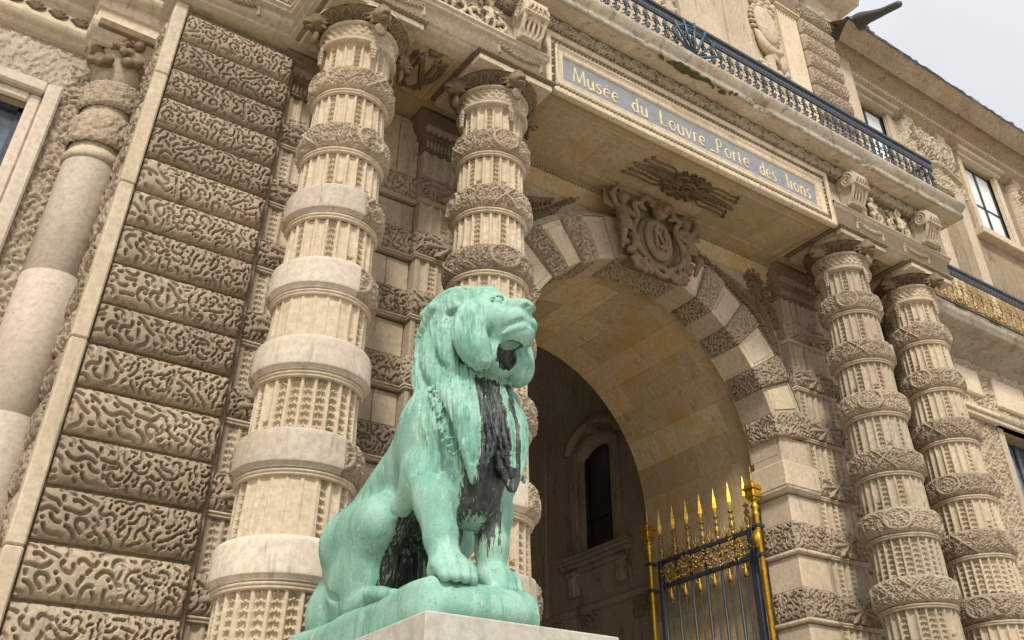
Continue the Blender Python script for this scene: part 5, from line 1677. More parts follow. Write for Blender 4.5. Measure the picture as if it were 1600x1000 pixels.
W2 = [(22.3, 24.2, 2.5, 8.9), (27.4, 29.2, 2.5, 8.9), (33, 35, 2.5, 8.9)]
wallwin(a, 18.5, 46, GZ, 12.4, W2, wy, wy + .7)
rw = a.build("wall", M_SOOT, RW)
for (wa, wb, za, zb) in WINS + W2:
    b = Acc(); up_ = za > 10
    b.box(wa - .3, wa - .06, wy - .12, wy + .05, za - .1, zb + .08, .015); b.box(wb + .06, wb + .3, wy - .12, wy + .05, za - .1, zb + .08, .015)
    b.box(wa - .06, wa, wy - .06, wy + .3, za, zb); b.box(wb, wb + .06, wy - .06, wy + .3, za, zb)
    b.box(wa - .35, wb + .35, wy - .22, wy + .05, zb + .08, zb + .22, .015); b.box(wa - .45, wb + .45, wy - .36, wy + .05, zb + .22, zb + .36, .015); b.box(wa - .5, wb + .5, wy - .3, wy + .05, za - .35, za - .1, .02)
    f = b.build("window_surround", M_UPPER if up_ else M_STONE, RW)
    dp = .10 if up_ else .3
    b = Acc(); b.box(wa + .002, wb - .002, wy + dp, wy + dp + .03, za, zb); b.build("pane", M_BLIND if up_ else M_GLASS, f)
    b = Acc(); c = (wa + wb) / 2
    d0 = wy + dp - .05; d1 = wy + dp - .002
    b.box(c - .035, c + .035, d0, d1, za, zb); b.box(wa, wa + .04, d0, d1, za, zb); b.box(wb - .04, wb, d0, d1, za, zb)
    b.box(wa, wb, d0 + .01, d1, zb - .05, zb)
    b.box(wa, wb, d0 + .02, d1, za + (zb - za) * .45 - .025, za + (zb - za) * .45 + .025)
    b.build("frame", M_IRON, f)
# carved piers between the windows
for x in (22.0, 27.8):
    b = Acc(); b.box(x - .1, x + .35, wy - .25, wy + .05, 12.5, 19, .02); b.box(x + 1.5, x + 1.95, wy - .25, wy + .05, 12.5, 19, .02); b.build("pilaster", M_UPPER, RW)
    mk("carved_panel", *fpanel(x - .3, x + 2.2, 16.6, 18.75, wy - .16, .13, 1.0, x), M_STONE, RW)
    rl = Relief(2.4, 2.0, .025)
    for q in range(3):
        rl.scroll(.6 + .6 * q, 1.5 - .1 * q, .35, 1.5, q, .06, .14, 1 if q % 2 else -1)
        for k in range(7): rl.leaf(.6 + .6 * q, 1.4 - .1 * q, k * .9 + q, .5, .13, .12, 4, curl=.8)
    rl.stroke([(.2, .3), (1.2, .7), (2.1, .3)], [.06, .1, .06], .14)
    mk("carved_garland", *rl.mesh(lambda U, Vv, H: (x - .2 + U, wy - .24 - H, 16.8 + Vv * .95)), M_STONE, RW)
V, F = vblock((21.3, wy, 16.2), (1, 0, 0), (0, 0, 1), (0, -1, 0), 3.0, 2.6, .1, .05, seed=2, res=.05); mk("vermiculated_panel", V, F, M_STONE, RW)
# eaves
E_ = [(.0, 18.80), (.06, 18.80), (.06, 18.88), (.10, 18.89), (.10, 19.0), (.15, 19.02), (.15, 19.12), (.22, 19.16), (.22, 19.20), (.3, 19.26), (.32, 19.30), (.32, 19.36), (.38, 19.40), (.40, 19.48), (.52, 19.49), (.52, 19.53), (.9, 19.54), (.9, 19.50), (.93, 19.50), (.93, 19.60), (1.0, 19.62), (1.0, 19.67), (1.06, 19.70), (1.10, 19.78), (1.18, 19.80), (1.18, 19.85), (1.26, 19.90), (1.30, 19.95), (1.34, 19.97), (1.3, 20.06), (.2, 20.7), (-.5, 21.2)]
cor = mk("eaves_cornice", *sweep(E_, [(18.3, wy), (46, wy)], lambda p, q, h: (p, q, h), side=1), M_SOOT, RW, False, label="deep sooty eaves cornice")
a = Acc(); a.box(18.5, 46, wy + .5, 14, 20, 20.6); a.build("attic_core", M_SOOT, RW)
rl = Relief(.3, .12, .02); rl.blob(.08, .06, .06, .05, 0, .05); rl.stroke([(.2, 0), (.2, .12)], .03, .05)
rl2 = Relief(21.4, .12, .02); q_ = (rl2.U / .15) % 1 - .5; rl2.H = .012 + .05 * np.sqrt(np.clip(1 - (q_ * 2.2) ** 2 - ((rl2.V - .06) / .055) ** 2, 0, 1))
mk("egg_moulding", *rl2.mesh(lambda U, Vv, H: (18.6 + U, wy - .30 - H, 19.30 + Vv), full=True), M_UPPER, cor)
# leadwork along the gutter, gargoyle spout
rz = np.random.default_rng(4); P = []
for i in range(140):
    x = 18.3 + i * .2; q = [.02 * rz.normal() for _ in range(4)]
    P.append([(x, wy - 1.30, 19.98), (x, wy - 1.38 + q[0], 20.02 + q[1]), (x, wy - 1.36 + q[2], 20.10 + q[3]), (x, wy - 1.2, 20.14 + q[0])])
mk("lead_gutter", *gridmesh(np.array(P)), M_LEAD, cor)
s = Sculpt((17.9, 8.3, 18.7), (19.6, 10.7, 20.9), .035)
s.curve([(18.9, 10.4, 20.2), (18.75, 10.1, 20.15), (18.6, 9.7, 19.85), (18.45, 9.3, 19.55)], [.30, .2, .16, .12], .03)
s.cone((18.45, 9.3, 19.55), (18.2, 8.6, 19.12), .12, .10, .02)
for k in range(8):
    a_ = k * .8; s.curve([(18.9 + .25 * math.cos(a_), 10.4, 20.2 + .22 * math.sin(a_)), (18.72 + .17 * math.cos(a_), 10.0, 20.05 + .15 * math.sin(a_)), (18.5 + .12 * math.cos(a_), 9.45, 19.65 + .11 * math.sin(a_))], [.07, .05, .025], .01)
for k in range(10): s.ell((18.6 + .12 * k, 10.35 + .04 * math.sin(k * 2), 20.25 + .06 * math.sin(k * 1.3)), (.14, .12, .12), .04)
mk("gargoyle_spout", *s.mesh(), M_LEAD, RW, label="dark lead gargoyle spout jutting from the gutter against the sky")
s = Sculpt((17.2, 10.6, 20.3), (19.2, 11.6, 22.4), .05); rz = np.random.default_rng(8)
s.boxy((17.3, 10.8, 20.3), (18.7, 11.5, 22.0), .1)
for k in range(60): s.ell((rz.uniform(17.4, 18.8), 10.85, rz.uniform(20.5, 22.1)), rz.uniform(.06, .16), .03)
mk("carved_finial", *s.mesh(), M_STONE, up)
s = Sculpt((28, 9.6, 19.8), (31, 10.8, 21.2), .05)
for k in range(26): s.ell((28.3 + .09 * k, 10.2, 20.2 + .2 * math.sin(k * .9)), (.16, .12, .14 + .08 * math.sin(k)), .04)
s.cone((28.4, 10.2, 20.5), (30.6, 10.2, 20.35), .1, .12, .05)
mk("roof_ornament", *s.mesh(), M_LEAD, RW)
# lower balcony of the wing
mk("balcony_slab", *sweep([(0, 10.6), (.1, 10.65), (.25, 10.9), (.95, 10.95), (1.0, 11.0), (1.02, 11.12), (1.1, 11.2), (0, 11.22)], [(18.0, wy), (46, wy)], lambda p, q, h: (p, q, h), side=1), M_GREY, RW, False)
mk("carved_frieze", *fpanel(19.9, 30, 9.25, 10.6, wy - .05, .16, 1.0, 3), M_STONE, RW)
mk("carved_pier", *fpanel(19.8, 21.98, 1.0, 9.0, wy - .04, .12, .9, 6), M_CARVED, RW)
b = Acc(); b.box(20.3, 26, wy - .35, wy, 9.1, 9.22, .02); b.box(20.3, 26, wy - .28, wy, 8.98, 9.1, .02); b.box(20.6, 21.6, wy - .25, wy, 9.6, 10.3, .04); b.box(22.2, 23.6, wy - .25, wy, 9.5, 10.3, .04); b.build("door_cornice", M_UPPER, RW)
railing(18.15, 40, wy - 1.1, 11.25, 12.45, "gilded_balcony_railing", "gilded and black scroll railing on the lower balcony at the far right", "railing", M_IRON, 52, matg=M_OLDGOLD)
# pavilion side wall facing the wing
a = Acc(); a.box(18.2, 19.7, 11.1, 12.4, GZ, 10.75); sp = a.build("right_pier", M_CARVED, PAV, label="rusticated pier behind the far right column")
for i, (z0_, z1_) in enumerate(rows):
    if z1_ > 10.8: continue
    V, F = vblock((17.75, 11.12, z0_ + .012), (1, 0, 0), (0, 0, 1), (0, -1, 0), 1.95, z1_ - z0_ - .035, .13, .05, seed=i * 3 + 40, res=.03)
    mk("rusticated_block", V, F, M_CARVED, sp)

# ------------------------------------------------------------------ left wing
LW = thing("left_wing", "palace wing at the far left with a smooth half column and framed window", "building")
ly = 12.25
a = Acc(); wallwin(a, -14, 1.46, GZ, 12.6, [(-2.0, .10, 3.0, 8.95)], ly, ly + .7)
a.build("wall", M_STONE, LW)
V, F = vblock((.42, ly + .02, 2.0), (1, 0, 0), (0, 0, 1), (0, -1, 0), .62, 7.9, .05, .06, seed=11, res=.028, pu=14, pv=60); mk("vermiculated_strip", V, F, M_CARVED, LW)
V, F = vblock((-14, ly + .02, 9.35), (1, 0, 0), (0, 0, 1), (0, -1, 0), 14.9, .85, .03, .045, seed=13, res=.04, pu=90, pv=10); mk("pitted_lintel_band", V, F, M_PINK, LW)
b = Acc()
def wl_frame(o0, o1, y, c=.03):
    b.box(.10 + o0, .10 + o1, y, ly + .05, 2.6, 8.95 + o1, c); b.box(-2.0 - o1, .10 + o0, y, ly + .05, 8.95 + o0, 8.95 + o1, c)
wl_frame(0, .16, ly - .06); wl_frame(.16, .36, ly - .16); 
f = b.build("window_surround", M_PINK, LW)
b = Acc(); b.box(-2, .1, ly + .25, ly + .28, 3, 8.95); b.build("pane", M_GLASS, f)
b = Acc(); b.box(.04, .1, ly + .15, ly + .26, 3, 8.95); b.box(-2, .1, ly + .15, ly + .26, 8.88, 8.95)
for z in (4.2, 5.4, 6.6, 7.8): b.box(-2, .1, ly + .2, ly + .26, z, z + .05)
b.box(-.98, -.92, ly + .18, ly + .26, 3, 8.95); b.build("frame", M_IRON, f)
def halfcol(zs, rads, mat, name, parent):
    n = 48; P = []
    for i in range(n):
        t = i * 2 * PI / n; P.append([(1.13 + r * math.cos(t), ly - .02 + r * math.sin(t), z) for r, z in zip(rads, zs)])
    return mk(name, *gridmesh(np.array(P), wrap=True), mat, parent)
hc = halfcol([GZ, 2, 4.52, 4.53, 4.535, 6.4, 6.405, 6.41, 8.2], [.44, .43, .40, .392, .40, .38, .372, .38, .365], M_PINK, "half_column", LW)
halfcol([8.2, 8.22, 8.3, 8.36, 8.38], [.37, .40, .40, .37, .36], M_STONE, "astragal", hc)
th = np.arange(120) * 2 * PI / 120
for zz0, zz1 in ((8.45, 8.95), (9.1, 9.55)):
    z = np.linspace(zz0, zz1, 26); TH, Z = np.meshgrid(th, z, indexing='ij'); q = (Z - (zz0 + zz1) / 2) / ((zz1 - zz0) / 2)
    r = .37 + .05 * np.clip(1 - q ** 4, 0, 1) ** .5 + .045 * foliage(TH * .5 + zz0, Z)
    mk("carved_band", *gridmesh(np.stack([1.13 + r * np.cos(TH), ly - .02 + r * np.sin(TH), Z], -1), wrap=True), M_CARVED, hc)
halfcol([8.38, 9.0, 9.6, 9.62, 9.9, 10.1], [.36, .365, .36, .38, .42, .5], M_STONE, "neck", hc)
s = Sculpt((.4, ly - .85, 9.7), (1.6, ly + .1, 10.5), .022); rz = np.random.default_rng(6)
s.boxy((.55, ly - .62, 10.28), (1.7, ly, 10.42), .02)
for k in range(60):
    t = rz.uniform(PI, 2 * PI); r = .42 + .12 * rz.random(); s.ell((1.13 + r * math.cos(t), ly - .02 + r * math.sin(t), rz.uniform(9.8, 10.28)), rz.uniform(.04, .09), .02)
mk("leaf_capital", *s.mesh(), M_DARKST, hc)
LP = [(-14, ly), (.62, ly), (.62, ly - .42), (1.9, ly - .42)]
mk("entablature", *sweep([(-.05, 10.1), (.06, 10.1), (.06, 10.22), (.1, 10.24), (.16, 10.36), (.16, 10.44), (.12, 10.46), (.12, 10.66), (.16, 10.68), (.16, 10.90), (.22, 10.92), (.3, 11.02), (.3, 11.08), (.1, 11.1), (.1, 11.75), (.2, 11.8), (.3, 11.95), (.7, 12.0), (.72, 12.2), (.85, 12.35), (0, 12.4)], LP, lambda p, q, h: (p, q, h), side=1), M_STONE, LW, False)
rl = Relief(.3, .2, .018)
for k in range(5):
    an = PI / 2 + (k - 2) * .45; rl.stroke([(.15, .02), (.15 + .14 * math.cos(an), .02 + .15 * math.sin(an))], [.01, .025], .04, smooth=False)
along(rl, -9, .5, lambda U, Vv, H: (U, ly - .12 - H, 10.46 + Vv), "leaf_moulding", M_DARKST, LW)
along(rl, -9, .5, lambda U, Vv, H: (U, ly - .1 - H, 11.15 + Vv * 2.6), "carved_frieze", M_STONE, LW)
a = Acc(); a.box(-14, 1.5, ly, ly + .7, 12.4, 22); a.build("upper_wall", M_STONE, LW)
# ------------------------------------------------------------------ open iron gate leaf, folded back along the passage wall
GX = 13.42
GATE = thing("iron_gate", "open black iron gate leaf with gilded spearheads and gilded poles inside the arch", "gate")
ZR, ZL = 5.26, 4.80                                                   # top rail, lower rail
def pole(y, zt, r=.05):
    a = Acc()
    a.lathe([(r, 0), (r, zt - .62 + 1.6), (r * 1.3, zt - .6 + 1.6), (r * 1.3, zt - .57 + 1.6), (r * .9, zt - .5 + 1.6), (r * 1.6, zt - .46 + 1.6), (r * 1.5, zt - .42 + 1.6), (r * .8, zt - .38 + 1.6), (r * 1.5, zt - .33 + 1.6)], (GX - .1, y, GZ), 14)
    o = a.build("gilded_pole", M_GOLD, GATE, smooth=True)
    b = Acc()
    b.box(GX - .1 - .085, GX - .1 + .085, y - .085, y + .085, zt - .33, zt - .28, .01); b.box(GX - .1 - .11, GX - .1 + .11, y - .11, y + .11, zt - .28, zt - .14, .012)
    b.box(GX - .1 - .14, GX - .1 + .14, y - .14, y + .14, zt - .14, zt - .10, .01); b.box(GX - .1 - .12, GX - .1 + .12, y - .12, y + .12, zt - .10, zt - .04, .02)
    b.lathe([(.04, -.04), (.025, .0), (.045, .03), (.02, .06), (.012, .26), (.002, .34)], (GX - .1, y, zt), 8)
    b.build("capital", M_GOLD, o)
    for z in (ZR - .0, ZL - .05, 2.6):
        c = Acc(); c.box(GX - .17, GX + .02, y - .075, y + .075, z - .03, z + .03, .008); c.build("iron_collar", M_IRON, o)
    return o
pr = pole(11.86, 6.05); pole(14.82, 6.05)
b = Acc()
P = [(.0, -.05), (.05, -.05), (.065, -.035), (.05, -.02), (.10, -.015), (.115, .0), (.10, .02), (.06, .03), (.045, .05), (.0, .055)]
t = np.arange(20) * 2 * PI / 20
V, F = gridmesh(np.array([[(GX - .19 - h, 11.86 + r * math.cos(q), 5.02 + r * 1.35 * math.sin(q)) for r, h in P] for q in t]), wrap=True)
b.add(V, F); b.build("rosette", M_GOLD, pr, smooth=True)
a = Acc()
ys0, ys1 = 12.14, 14.62
for z, h in ((ZR, .035), (ZL, .035), (1.2, .05), (-1.3, .07)): a.box(GX - .035, GX + .035, ys0, ys1, z - h, z + h, .006)
for y, w_ in ((ys0, .07), (ys1, .05)): a.box(GX - .05, GX + .05, y - w_, y + w_, GZ + .1, ZR + .04, .008)
a.lathe([(.03, 0), (.05, .02), (.05, .05), (.03, .07), (.0, .08)], (GX, ys0 - .12, ZR), 8)
a.build("gate_frame", M_IRON, GATE)
NB = 7; ys = np.linspace(ys0 + .03, ys1 - .05, NB)
a = Acc()
a.tube([(0, 0, -6.7), (0, 0, .46)], .030, 8); bar0 = a.build("bar", M_IRON, GATE, smooth=True)
b = Acc()
b.lathe([(.03, .20), (.045, .22), (.045, .24), (.03, .26), (.034, .28), (.055, .34), (.06, .40), (.035, .44), (.028, .47), (.05, .49), (.055, .51), (.05, .53), (.022, .55), (.022, .60), (.05, .615), (.055, .63), (.05, .645), (.02, .66), (.024, .70)], (0, 0, 0), 10)
b.build("tassel_knop", M_OLDGOLD, bar0, smooth=True)
c = Acc(); Pz = [(.0, .68), (.030, .74), (.052, .80), (.046, .90), (.020, 1.06), (.001, 1.20)]
c.lathe(Pz, (0, 0, 0), 4, sy=1.0); hd = c.build("spearhead", M_GOLD, bar0)
for i, y in enumerate(ys):
    o = bar0 if i == 0 else copy_obj(bar0, GATE)
    o.location = (GX, y, ZR - .16 + .0)
a = Acc(); a.tube([(0, 0, -6.4), (0, 0, -.18)], .019, 6); thin0 = a.build("thin_bar", M_IRON, GATE, smooth=True)
b = Acc(); b.lathe([(.019, -.55), (.034, -.50), (.05, -.46), (.04, -.40), (.022, -.30), (.018, -.2)], (0, 0, 0), 8)
for g in (-1, 1): b.tube([(0, g * .03, -.34), (0, g * .09, -.30), (0, g * .12, -.22), (0, g * .08, -.16), (0, g * .05, -.2)], .014, 5)
b.build("drop_finial", M_OLDGOLD, thin0, smooth=True)
c = Acc()
c.tube([(0, 0, .22), (0, 0, .60)], [.014, .006], 5)
for g in (-1, 1):
    c.tube([(0, 0, .30), (0, g * .05, .36), (0, g * .075, .44), (0, g * .06, .47)], [.02, .018, .01, .006], 5)
    c.tube([(0, 0, .28), (0, g * .06, .24), (0, g * .11, .27), (0, g * .11, .33), (0, g * .07, .33)], [.016, .016, .014, .012, .01], 5)
c.build("leaf_finial", M_OLDGOLD, thin0, smooth=True)
for i in range(NB - 1):
    o = thin0 if i == 0 else copy_obj(thin0, GATE)
    o.location = (GX, (ys[i] + ys[i + 1]) / 2, ZL + .20)
a = Acc()                                                             # foliate scrollwork between the rails
rz = np.random.default_rng(21)
for i in range(NB - 1):
    c = (ys[i] + ys[i + 1]) / 2; w_ = ys[1] - ys[0]
    for g in (-1, 1):
        pts = []
        for k in range(16):
            f = k / 15; an = 5.4 * f - PI / 2; r = .15 * (1 - .75 * f); pts.append((GX - .02, c + g * (.1 - r * math.cos(an)), (ZR + ZL) / 2 + .02 + r * 1.05 * math.sin(an)))
        a.tube(pts, .014, 5)
        for k in range(14):
            y = c + g * rz.uniform(.0, w_ / 2); z = rz.uniform(ZL + .06, ZR - .06); an = rz.uniform(0, 6.28)
            a.tube([(GX - .02, y, z), (GX - .05, y + .04 * math.cos(an), z + .04 * math.sin(an)), (GX - .03, y + .08 * math.cos(an + .5), z + .08 * math.sin(an + .5))], [.012, .024, .004], 5)
    a.lathe([(.0, -.03), (.04, -.015), (.045, .01), (.0, .03)], (GX - .05, c, (ZR + ZL) / 2), 8)
a.build("scrollwork", M_OLDGOLD, GATE, smooth=True)

# ------------------------------------------------------------------ plinth
PL = thing("stone_plinth", "pale stone plinth block with a projecting cap that carries the bronze lion", "plinth")
px0, px1, py0, py1 = 3.46, 5.19, 6.19, 9.0
a = Acc(); a.box(px0, px1, py0, py1, 1.27, 1.60, .012); a.build("cap_slab", M_PLINTH, PL)
a = Acc(); a.box(px0 + .10, px1 - .10, py0 + .10, py1 - .1, 1.08, 1.266, .01)
a.box(px0 + .16, px1 - .16, py0 + .16, py1 - .16, -.9, 1.08, .01); a.box(px0 - .02, px1 + .02, py0 - .02, py1 + .02, GZ, -.9, .02); a.build("block", M_PLINTH, PL)
# ------------------------------------------------------------------ bronze lion, seated, facing the street
LION = thing("bronze_lion", "green patinated bronze lion sitting on the stone plinth in front of the columns", "statue")
H_ = .0135
s = Sculpt((3.30, 5.60, 1.58), (4.92, 9.15, 4.78), H_)
cx = 4.10
# trunk: rump, loins, ribcage, neck
s.ell((cx, 8.35, 2.38), (.38, .50, .52), .12)
s.ell((cx, 8.50, 2.12), (.42, .40, .42), .1)
s.cone((cx, 8.28, 2.72), (cx, 7.35, 3.16), .40, .40, .18)
s.ell((cx, 7.15, 3.12), (.40, .48, .60), .15)
s.cone((cx, 7.15, 3.3), (cx, 7.0, 3.95), .38, .33, .12)
s.cone((cx, 8.35, 3.0), (cx, 7.5, 3.68), .10, .12, .18)                # spine
s.ell((cx, 6.70, 2.95), (.30, .30, .58), .12)
s.ell((cx, 6.62, 3.25), (.26, .22, .42), .10)                           # chest
for g in (-1, 1):
    # haunch, thigh, hind foot
    s.ell((cx + g * .26, 8.12, 2.34), (.25, .50, .48), .10)
    s.cone((cx + g * .30, 8.2, 2.58), (cx + g * .35, 7.58, 2.62), .31, .22, .12)
    s.cone((cx + g * .36, 7.58, 2.58), (cx + g * .34, 8.1, 2.12), .20, .17, .10)
    s.ell((cx + g * .30, 7.95, 2.25), (.2, .34, .30), .1)
    s.ell((cx + g * .28, 8.50, 2.05), (.24, .32, .30), .08)
    s.cone((cx + g * .34, 8.2, 1.99), (cx + g * .37, 7.50, 1.95), .11, .11, .05)
    s.ell((cx + g * .37, 7.36, 1.95), (.155, .20, .10), .04)
    for k in range(4):
        x = cx + g * .37 + (k - 1.5) * .078
        s.cone((x, 7.38, 1.96), (x, 7.13 + .02 * abs(k - 1.5), 1.915), .066, .054, .014)
    # shoulder, foreleg, paw
    s.ell((cx + g * .31, 6.98, 3.20), (.20, .38, .44), .07)
    s.ell((cx + g * .34, 6.92, 2.84), (.170, .245, .25), .06)
fl = {-1: [(cx - .33, 6.90, 2.85), (cx - .31, 6.74, 2.55), (cx - .295, 6.64, 2.25), (cx - .285, 6.56, 2.04), (cx - .28, 6.50, 1.99)],
      1: [(cx + .28, 6.84, 2.85), (cx + .24, 6.74, 2.55), (cx + .215, 6.70, 2.25), (cx + .215, 6.70, 2.04), (cx + .22, 6.62, 1.99)]}
for g in (-1, 1):
    p = fl[g]
    s.chain(p, [.195, .165, .130, .118, .12], .05)
    s.cone((p[0][0] + g * .03, 6.98, 2.76), (p[0][0] + g * .04, 7.20, 2.62), .14, .085, .04)            # elbow
    s.cone((p[0][0] + g * .04, 7.20, 2.62), (p[0][0] + g * .03, 7.24, 2.52), .085, .05, .03)
    s.ell((p[2][0], p[2][1] - .03, 2.28), (.10, .12, .10), .04)
    s.ell((p[4][0], p[4][1] + .02, 1.98), (.165, .18, .125), .04)
    for k in range(4):
        x = p[4][0] + (k - 1.5) * .078; ex = .03 * abs(k - 1.5)
        s.cone((x, p[4][1] - .02, 2.01), (x, p[4][1] - .12 + ex, 1.965), .070, .064, .010)
        s.cone((x, p[4][1] - .12 + ex, 1.965), (x, p[4][1] - .17 + ex, 1.90), .062, .046, .010)
    
# cuts that open the space under the belly
s.ell((cx, 7.30, 2.02), (.17, .34, .62), .06, mode='cut')
s.ell((cx - .36, 7.25, 2.24), (.22, .15, .33), .05, mode='cut')
s.ell((cx + .36, 7.25, 2.24), (.22, .15, .33), .05, mode='cut')
for g in (-1, 1):                                                       # ribs and furrows
    for k in range(4):
        s.cone((cx + g * .42, 7.56 + .13 * k, 3.12 - .05 * k), (cx + g * .42, 7.46 + .13 * k, 2.82 - .02 * k), .010, .008, .045, mode='cut')
    s.curve([(cx + g * .47, 7.38, 3.5), (cx + g * .53, 7.42, 3.15), (cx + g * .51, 7.28, 2.8)], [.015, .02, .015], .05, mode='cut')
    s.curve([(cx + g * .5, 8.5, 2.5), (cx + g * .53, 8.3, 2.2), (cx + g * .5, 8.0, 2.05)], [.01, .014, .010], .05, mode='cut')
s.curve([(cx + .1, 8.8, 1.95), (cx + .45, 8.7, 1.93), (cx + .55, 8.2, 1.93), (cx + .56, 7.7, 1.93)], [.07, .06, .055, .07], .03)   # tail
# head
TURN = R(12); ct, st_ = math.cos(TURN), math.sin(TURN)
HO = np.array([cx, 6.64, 4.16])
def hp(x, y, z): return (HO[0] + x * ct - y * st_, HO[1] + x * st_ + y * ct, HO[2] + z)
HR = Matrix.Rotation(TURN, 3, 'Z')
def rotx(deg): return HR @ Matrix.Rotation(R(deg), 3, 'X')
s.ell(hp(0, .02, .13), (.26, .33, .30), .05, rot=HR)                   # skull
s.ell(hp(0, .14, .22), (.20, .24, .17), .06, rot=HR)
s.ell(hp(0, -.20, .14), (.19, .18, .13), .05, rot=rotx(10))            # brow
s.cone(hp(0, -.18, .13), hp(0, -.54, .015), .120, .088, .03)            # bridge of the nose
s.ell(hp(0, -.40, -.12), (.165, .20, .145), .05, rot=HR)                 # muzzle
s.ell(hp(0, -.60, .010), (.088, .050, .046), .010, rot=rotx(25))          # nose pad
for g in (-1, 1):
    s.ell(hp(g * .082, -.485, -.12), (.100, .117, .106), .020, rot=HR) # upper lips
    s.ell(hp(g * .20, -.14, -.04), (.10, .20, .22), .05, rot=HR)       # cheeks
    s.ell(hp(g * .17, -.27, .03), (.065, .10, .06), .04, rot=HR); s.ell(hp(g * .12, -.33, -.035), (.085, .12, .095), .05, rot=HR)
    s.ell(hp(g * .045, -.635, -.008), (.027, .045, .022), .006, mode='cut')
    s.ell(hp(g * .135, -.335, .105), (.052, .045, .035), .014, mode='cut')    # eye socket
    s.ell(hp(g * .132, -.352, .103), (.042, .042, .036), .001)
    s.ell(hp(g * .136, -.398, .108), (.012, .012, .012), .001, mode='cut')
    s.curve([hp(g * .062, -.375, .115), hp(g * .13, -.385, .156), hp(g * .195, -.325, .125)], [.010, .014, .010], .003)
    s.curve([hp(g * .070, -.375, .085), hp(g * .135, -.375, .058), hp(g * .190, -.315, .080)], [.009, .011, .009], .003)
    s.ell(hp(g * .262, .04, .20), (.065, .075, .105), .02, rot=HR)      # ears
    s.ell(hp(g * .310, -.02, .20), (.04, .04, .055), .02, rot=HR, mode='cut')
    s.curve([hp(g * .25, -.04, .13), hp(g * .25, -.03, .26), hp(g * .28, .04, .30), hp(g * .31, .09, .23), hp(g * .31, .08, .12)], [.025, .032, .036, .032, .025], .012)
    for k in range(3): s.curve([hp(g * (.20 + .03 * k), .02, .14), hp(g * (.21 + .03 * k), -.01, .23), hp(g * (.20 + .03 * k), .02, .31)], [.018, .022, .01], .008)
s.cone(hp(0, -.10, -.20), hp(0, -.40, -.215), .15, .115, .05)            # lower jaw
s.ell(hp(0, -.465, -.228), (.138, .136, .100), .03, rot=HR)
for g in (-1, 1):                                                       # closed mouth, corners turned down
    s.curve([hp(0, -.615, -.14), hp(g * .06, -.60, -.15), hp(g * .13, -.565, -.185), hp(g * .195, -.445, -.235), hp(g * .22, -.335, -.29)], [.012, .019, .024, .026, .016], .010, mode='cut')
for g in (-1, 1): s.curve([hp(g * .03, -.59, -.20), hp(g * .10, -.55, -.225), hp(g * .165, -.44, -.268)], [.018, .022, .014], .02)
s.cone(hp(0, -.61, -.05), hp(0, -.64, -.18), .010, .012, .012, mode='cut')
s.ell(hp(0, -.20, -.38), (.19, .20, .175), .04, rot=HR)
s.ell(hp(-.01, -.39, -.39), (.115, .13, .125), .012, mode='cut')
            # hollow under the chin
# mane: masses with strands on them
rz = np.random.default_rng(31)
def mass(pts, rad, nsub, rs_, sp=.8, k=.04, ks=.007, mid=0.0):
    P = np.array(pts, float); r = np.array(rad, float)
    s.curve(P, r, k, n=4)
    T = np.gradient(P, axis=0); T /= np.linalg.norm(T, axis=1)[:, None]
    ref = np.array([0.0, 0.0, 1.0]); a1 = np.cross(T, np.tile(np.array([.0, 1., .2]), (len(P), 1))); a1 /= np.linalg.norm(a1, axis=1)[:, None] + 1e-9; a2 = np.cross(T, a1)
    for j in range(nsub):
        an = 2 * PI * (j + .5 * rz.random()) / nsub; tw = rz.uniform(-.5, .5)
        aa = an + tw * np.linspace(0, 1, len(P))
        off = (a1 * np.cos(aa)[:, None] + a2 * np.sin(aa)[:, None]) * (r * sp)[:, None]
        s.curve(P + off, np.linspace(rs_, rs_ * .6, len(P)) * rz.uniform(.8, 1.2), ks, n=4)
def lock(pts, r0, r1, k=.012): s.curve(pts, np.linspace(r0, r1, len(pts)), k, n=4)
s.ell(hp(0, .25, -.04), (.28, .26, .38), .10, rot=HR)
s.ell((cx, 6.98, 3.80), (.34, .30, .45), .1)
for g in (-1, 1):
    # cheek ruff: a broad lappet from below the ear to a blunt end beside the throat
    mass([hp(g * .19, -.08, .11), hp(g * .25, -.12, -.04), hp(g * .295, -.17, -.22), hp(g * .265, -.23, -.39), hp(g * .225, -.27, -.49)], [.08, .13, .15, .135, .08], 20, .024, sp=.93, k=.014, ks=.003)
    mass([hp(g * .23, .16, .04), hp(g * .29, .13, -.10), hp(g * .30, .08, -.32), hp(g * .26, .0, -.52)], [.08, .10, .09, .05], 9, .026, k=.012, ks=.004)
    # outer mane falling from behind the ear, over the shoulder to one long point on the chest
    mass([hp(g * .18, .22, .26), (cx + g * .27, 6.98, 4.0), (cx + g * .285, 6.72, 3.60), (cx + g * .265, 6.45, 3.22), (cx + g * .225, 6.37, 2.90), (cx + g * .18, 6.36, 2.64)], [.12, .135, .115, .095, .07, .02], 13, .034)
    mass([(cx + g * .25, 6.80, 3.76), (cx + g * .26, 6.56, 3.46), (cx + g * .24, 6.38, 3.15), (cx + g * .20, 6.34, 2.92)], [.07, .09, .07, .03], 10, .026, k=.02, ks=.005)
    mass([hp(g * .14, .36, .16), (cx + g * .24, 7.14, 3.98), (cx + g * .31, 7.06, 3.72), (cx + g * .34, 6.96, 3.42)], [.12, .13, .10, .03], 9, .03)
    for k in range(34):                                                 # tufts along the shoulder edge
        f = rz.random(); c = np.array((cx + g * (.43 - .10 * f), 6.74 - .26 * f, 3.52 - .66 * f)) + rz.normal(0, .012, 3)
        s.curve([c, c + (g * .02, -.03, -.03 + .02 * rz.normal()), c + (g * -.01, -.07, -.01 + .03 * rz.normal())], [.010, .011, .005], .010, n=2)
